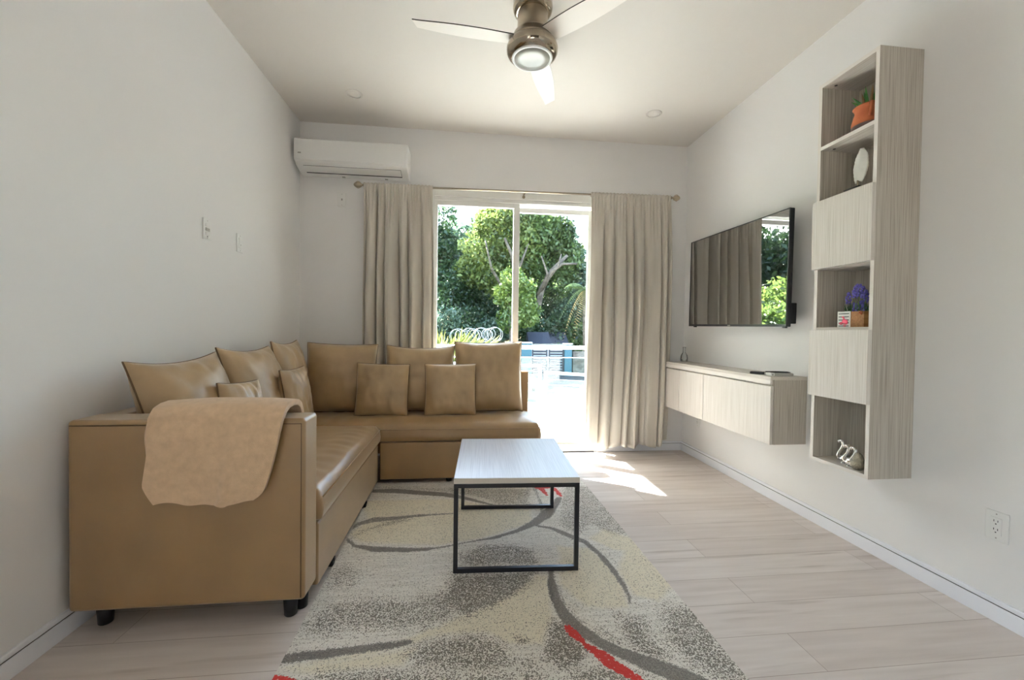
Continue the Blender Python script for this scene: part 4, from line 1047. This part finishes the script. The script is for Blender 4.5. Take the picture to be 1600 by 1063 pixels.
def tree(name, label, cat, base, limbs, blobs, lm, size, n, seed, group=None):
    t = empty(name, base, label, cat, group=group)
    bm = bmesh.new()
    for pts, r0, r1 in limbs:
        k = len(pts); tube(bm, pts, [r0+(r1-r0)*i/(k-1) for i in range(k)], 9)
    obj('trunk', bm, BARK, t, smooth=True)
    V, F = leaves(blobs, size, n=n, seed=seed)
    np_mesh('crown', V.tolist(), F.tolist(), lm, t)
    return t
def rblobs(xr, yr, zr_, k, rr, seed):
    r = random.Random(seed)
    return [(r.uniform(*xr), r.uniform(*yr), r.uniform(*zr_), r.uniform(*rr)) for _ in range(k)]
GT = 'trees beyond the balcony'
tree('broadleaf_tree', 'dark green tree at the left edge of the glass door view', 'tree', (-1.4, 22.5, -.4),
     [([(-1.4, 22.5, -.4), (-1.5, 22.4, 2.5), (-1.2, 22.3, 5)], .16, .06)],
     rblobs((-2.6, -.75), (21.6, 23.5), (2.6, 7.6), 16, (.7, 1.15), 1), LF1, .12, 9000, 1, GT)
tree('broadleaf_tree', 'large tree with a bright yellow green top in the left glass panel', 'tree', (2.0, 19.6, -.4),
     [([(2.0, 19.6, -.4), (2.1, 19.5, 2.0), (2.35, 19.3, 3.6), (2.1, 19.0, 4.6), (1.75, 18.8, 5.3)], .17, .05), ([(2.1, 19.5, 2.6), (1.2, 19.2, 4.0), (.9, 19, 5.2)], .09, .03), ([(2.35, 19.3, 3.7), (2.9, 19.3, 5.2)], .08, .03)],
     [(.75, 20, 5.0, 1.0), (1.5, 20.2, 5.75, 1.05), (2.3, 20, 5.9, 1.0), (2.9, 20.2, 5.2, .95), (1.5, 20.3, 6.9, .6), (2.3, 20.2, 7.0, .6), (1.0, 20.4, 6.6, .5), (1.3, 20.3, 4.0, 1.1), (2.4, 20.4, 4.2, 1.1), (.3, 20.3, 4.0, .8), (.9, 19.8, 6.05, .62), (1.9, 19.6, 6.45, .6), (2.7, 19.8, 6.45, .55)], LF6, .105, 13000, 2, GT)
tree('broadleaf_tree', 'tree with pale leaning limbs in the right glass panel', 'tree', (3.3, 20.2, -.4),
     [([(3.3, 20.2, -.4), (3.35, 20.0, 1.6), (3.6, 19.5, 3.2), (4.0, 19.2, 4.0), (4.7, 19.2, 4.7)], .20, .07), ([(3.45, 19.6, 2.9), (3.95, 19.0, 3.9), (4.4, 18.9, 4.25), (5.1, 19.0, 4.3)], .11, .04), ([(3.45, 19.7, 2.7), (3.75, 19.0, 3.8), (3.45, 19.0, 4.6)], .08, .03), ([(3.6, 19.4, 3.3), (4.2, 18.9, 4.1), (4.35, 18.9, 4.7)], .07, .03)],
     [(3.5, 20.4, 5.6, 1.05), (4.5, 20.6, 5.75, 1.0), (3.9, 20.5, 6.35, .8), (5.1, 20.8, 5.0, .85), (3.1, 20.4, 4.5, .95), (2.9, 20.3, 6.2, .8), (4.2, 21.0, 4.7, .8), (4.75, 20.5, 6.2, .62), (3.4, 20.6, 6.9, .6), (4.2, 20.9, 6.9, .5), (3.6, 20.9, 3.6, .8), (4.6, 21, 3.6, .8), (5.2, 21, 4.1, .6)], LF2, .105, 15000, 3, GT)
tree('broadleaf_tree', 'dense dark tree behind the others filling the gaps in the left glass panel', 'tree', (.3, 25.5, -.4),
     [([(.3, 25.5, -.4), (.3, 25.4, 3), (.4, 25.3, 5)], .2, .08)], rblobs((-1.6, 2.2), (24.8, 26.4), (2.2, 6.9), 18, (1.0, 1.5), 91), LF5, .17, 9000, 91, GT)
tree('broadleaf_tree', 'dense dark tree behind the pale limbed tree in the right glass panel', 'tree', (5.0, 25.5, -.4),
     [([(5.0, 25.5, -.4), (5.0, 25.4, 3), (5.1, 25.3, 5)], .2, .08)], rblobs((3.4, 6.0), (24.8, 26.4), (2.2, 6.6), 15, (.9, 1.4), 93), LF1, .17, 8000, 93, GT)
tree('slender_tree', 'slender bright green tree in front of the larger trees beside the door mullion', 'tree', (1.9, 17.0, -.4),
     [([(1.9, 17.0, -.4), (1.85, 17.0, 1.6), (1.7, 17.0, 3.4)], .06, .02)],
     [(1.95, 17.1, 3.2, .55), (1.65, 17.1, 2.6, .5), (2.15, 17.2, 2.3, .6), (1.85, 17.2, 1.6, .55), (2.5, 17.4, 2.9, .5), (2.6, 17.4, 1.9, .6)], LF3, .085, 4200, 4, GT)
tree('broadleaf_tree', 'hazy green tree at the right edge of the view beside the curtain', 'tree', (6.3, 21.5, -.4),
     [([(6.3, 21.5, -.4), (6.2, 21.5, 3.5)], .12, .05)],
     rblobs((5.35, 6.9), (20.8, 22.3), (1.2, 4.9), 14, (.55, .9), 5), LF5, .10, 7500, 5, GT)
# thicket of shrubs under the trees: each a plant of its own
shr = [(-1.2, 18.2, 1.5, 1.15, LF5, 'blue green shrub mass at the left under the dark tree'),
       (.2, 18.6, 1.4, 1.2, LF1, 'dark shrub in the middle left of the thicket'),
       (1.0, 18.0, 1.1, .95, LF5, 'grey green shrub behind the razor wire coils'),
       (3.0, 18.9, 1.5, 1.05, LF1, 'dark shrub right of the door mullion under the pale limbs'),
       (4.1, 18.9, 1.5, 1.05, LF1, 'dark green shrub above the gate roofs'),
       (5.0, 19.0, 1.2, .85, LF2, 'mid green shrub left of the palm'),
       (-.6, 20.4, 3.2, 1.3, LF1, 'tall dark bush behind the blue green shrub'),
       (.5, 21.3, 2.6, 1.3, LF1, 'tall dark bush behind the middle of the thicket'),
       (2.2, 21.5, 2.4, 1.4, LF1, 'tall dark bush deep behind the slender bright tree'),
       (3.9, 22.4, 3.4, 1.4, LF1, 'tall dark bush deep behind the pale limbed tree'),
       (5.6, 23.2, 2.8, 1.4, LF5, 'tall hazy bush deep behind the palm'),
       (1.4, 23.4, 3.6, 1.5, LF5, 'tall hazy bush deep behind the slender tree, left of the dark one')]
for i, (x, y, z, rr_, lm, lb) in enumerate(shr):
    bl = [(x+random.uniform(-.5, .5)*rr_, y+random.uniform(-.4, .4)*rr_, z*random.uniform(.35, 1.15), rr_*random.uniform(.5, .75)) for _ in range(7)]+[(x, y, z*.5, rr_)]
    tree('shrub', lb, 'shrub', (x, y, -.4), [([(x, y, -.4), (x+.1, y, z)], .06, .02)], bl, lm, .085, 3600, 20+i, 'shrubs in the thicket')
# palm on the right
pm = empty('palm_tree', (5.2, 17.6, -.4), 'palm with drooping and dried fronds at the right of the view', 'palm tree')
obj('trunk', tube(bmesh.new(), [(5.2, 17.6, -.4), (5.15, 17.6, 1.5), (5.1, 17.6, 3.0)], [.13, .11, .09], 10), BARK, pm, smooth=True)
r = random.Random(5); DRY = leaf_mat('leaf_dry', srgb(150, 122, 74), srgb(216, 190, 130))
for k in range(18):
    a = 2*PI*k/18+r.uniform(-.2, .2); ln = r.uniform(1.1, 1.6); rise = r.uniform(-.1, .9) if k % 3 else -.5
    V = []; F = []
    prev = None
    for s in range(1, 26):
        q = s/25; p = Vector((5.1+math.cos(a)*ln*q*.8, 17.6+math.sin(a)*ln*q*.8, 3.0+rise*q*1.1-1.5*q*q*(1.1-.5*(rise > .3))))
        for sd_ in (-1, 1):
            w = Vector((-math.sin(a)*sd_, math.cos(a)*sd_, -.55)).normalized()*(.34*math.sin(PI*min(1, .12+q*.85)))
            tdir = Vector((math.cos(a), math.sin(a), -.4))*.018
            i0 = len(V); V += [p-tdir, p+tdir, p+w+tdir*.3]; F.append((i0, i0+1, i0+2))
    np_mesh('frond', V, F, DRY if k % 3 == 0 else LF2, pm)
# bright grassy clump at lower left of the view, and the lawn bank and hedge out to the left (seen in the television)
def blades(name, label, cat, cx, cy, cz, rx, ry, ln, n, lm, seed):
    r = random.Random(seed); V = []; F = []
    for k in range(n):
        a = r.uniform(0, 2*PI); q = math.sqrt(r.random()); p = Vector((cx+rx*q*math.cos(a), cy+ry*q*math.sin(a), cz)); l = ln*r.uniform(.6, 1.2)
        d = Vector((r.uniform(-.7, .7), r.uniform(-.7, .7), 1)).normalized(); w = Vector((-d.y, d.x, 0)); w = (w.normalized() if w.length > .01 else Vector((1,0,0)))*.022
        tip = p+d*l+Vector((d.x, d.y, -.35))*l*.35
        i0 = len(V); V += [p-w*.5, p+w*.5, p+d*l*.6+w, tip, p+d*l*.6-w]; F.append((i0, i0+1, i0+2, i0+3, i0+4))
    o = np_mesh(name, V, F, lm); tag(o, label, cat); return o
blades('ornamental_grass', 'pale yellow green grass clump at the lower left of the glass door view', 'grass clump', -.82, 12.9, -.95, .70, .4, 2.15, 900, LF4, 3)
GRASS = mat('lawn_grass', srgb(64, 96, 26), .95, var=((2.5, 2.5, 2.5), srgb(92, 120, 36), .35, .65))
struct(obj('ground_bank', prism(bmesh.new(), [(-30, -1.2), (-30, 4.4), (-13, 3.6), (-7, 1.5), (-4.6, -.6), (-4.6, -1.2)], 9.5, 40, 'y'), GRASS))
for i, (x, y, z, rr_, lb) in enumerate(((-6.2, 13.5, 1.3, 1.2, 'bright green bush on the bank, nearest the house'), (-8.5, 14.5, 2.2, 1.4, 'bright green bush in the middle of the bank'), (-7.0, 16.5, 2.4, 1.4, 'bright green bush at the back of the bank'))):
    bl = [(x+random.uniform(-.6, .6)*rr_, y+random.uniform(-.5, .5)*rr_, z+random.uniform(-.6, .5), rr_*random.uniform(.5, .8)) for _ in range(7)]
    tree('shrub', lb, 'shrub', (x, y, -.4), [([(x, y, -.4), (x, y, z)], .08, .03)], bl, LF3, .12, 2500, 60+i, 'bushes on the bank')
for i, (x, y, lb) in enumerate(((-5.0, 22.0, 'tall dark tree left of the dark tree, seen only in the television'), (-9.5, 23.0, 'tall dark tree at the far left of the bank'), (-13.5, 21.0, 'tall dark tree beyond the bank bushes'))):
    tree('broadleaf_tree', lb, 'tree', (x, y, 0), [([(x, y, 0), (x+.2, y, 6)], .25, .1)], rblobs((x-2.2, x+2.2), (y-1.5, y+1.5), (3, 9.5), 15, (1.1, 1.7), 40+i), LF1, .17, 7000, 70+i, GT)

# ------------------------------------------------------------------ light
w = bpy.data.worlds.new('sky'); S.world = w; w.use_nodes = True
N = w.node_tree.nodes; L = w.node_tree.links
bg = N['Background']; sk = N.new('ShaderNodeTexSky'); sk.sky_type = 'NISHITA'; sk.sun_disc = False
sk.sun_elevation = math.radians(46); sk.sun_rotation = math.radians(-53); sk.air_density = 1.2; sk.dust_density = 2.5; sk.ozone_density = 1
L.new(sk.outputs[0], bg.inputs['Color']); bg.inputs['Strength'].default_value = .8
sun = bpy.data.lights.new('sun', 'SUN'); sun.energy = 62; sun.angle = math.radians(.6); sun.color = (1, .985, .985)
so = bpy.data.objects.new('sun', sun); COL.objects.link(so)
so.rotation_euler = Vector((.80, -.595, -1.04)).to_track_quat('-Z', 'Y').to_euler()
# added fill lamp shining in through the made-up window
al = bpy.data.lights.new('fill_light', 'AREA'); al.shape = 'RECTANGLE'; al.size = WY1-WY0; al.size_y = WZ1-WZ0; al.energy = 4.5; al.color = (.95, .98, 1)
ao = bpy.data.objects.new('fill_light', al); COL.objects.link(ao)
ao.location = (XL-.2, (WY0+WY1)/2, (WZ0+WZ1)/2); ao.rotation_euler = (Vector((1, .0, 0)).to_track_quat('-Z', 'Z')).to_euler()

# ------------------------------------------------------------------ camera
cam = bpy.data.cameras.new('camera'); co = bpy.data.objects.new('camera', cam); COL.objects.link(co)
yaw, pitch, roll, f, hc = .113289, .0184405, .0133686, 660.388, 1.118396
fw = Vector((math.sin(yaw)*math.cos(pitch), math.cos(yaw)*math.cos(pitch), -math.sin(pitch)))
rt = Vector((math.cos(yaw), -math.sin(yaw), 0)); up = rt.cross(fw)
c, s = math.cos(roll), math.sin(roll)
r2 = rt*c + up*s; u2 = -rt*s + up*c
co.matrix_world = Matrix(((r2.x, u2.x, -fw.x, 0), (r2.y, u2.y, -fw.y, 0), (r2.z, u2.z, -fw.z, hc), (0, 0, 0, 1)))
cam.sensor_fit = 'HORIZONTAL'; cam.sensor_width = 36; cam.lens = f/1600*36; cam.clip_start = .02
S.camera = co
S.view_settings.view_transform = 'Standard'; S.view_settings.look = 'None'; S.view_settings.gamma = 1; S.view_settings.exposure = 1.32
S.view_settings.use_curve_mapping = False
cy = S.cycles
cy.max_bounces = 14; cy.diffuse_bounces = 8; cy.transparent_max_bounces = 24; cy.use_denoising = True
cy.sample_clamp_indirect = 8
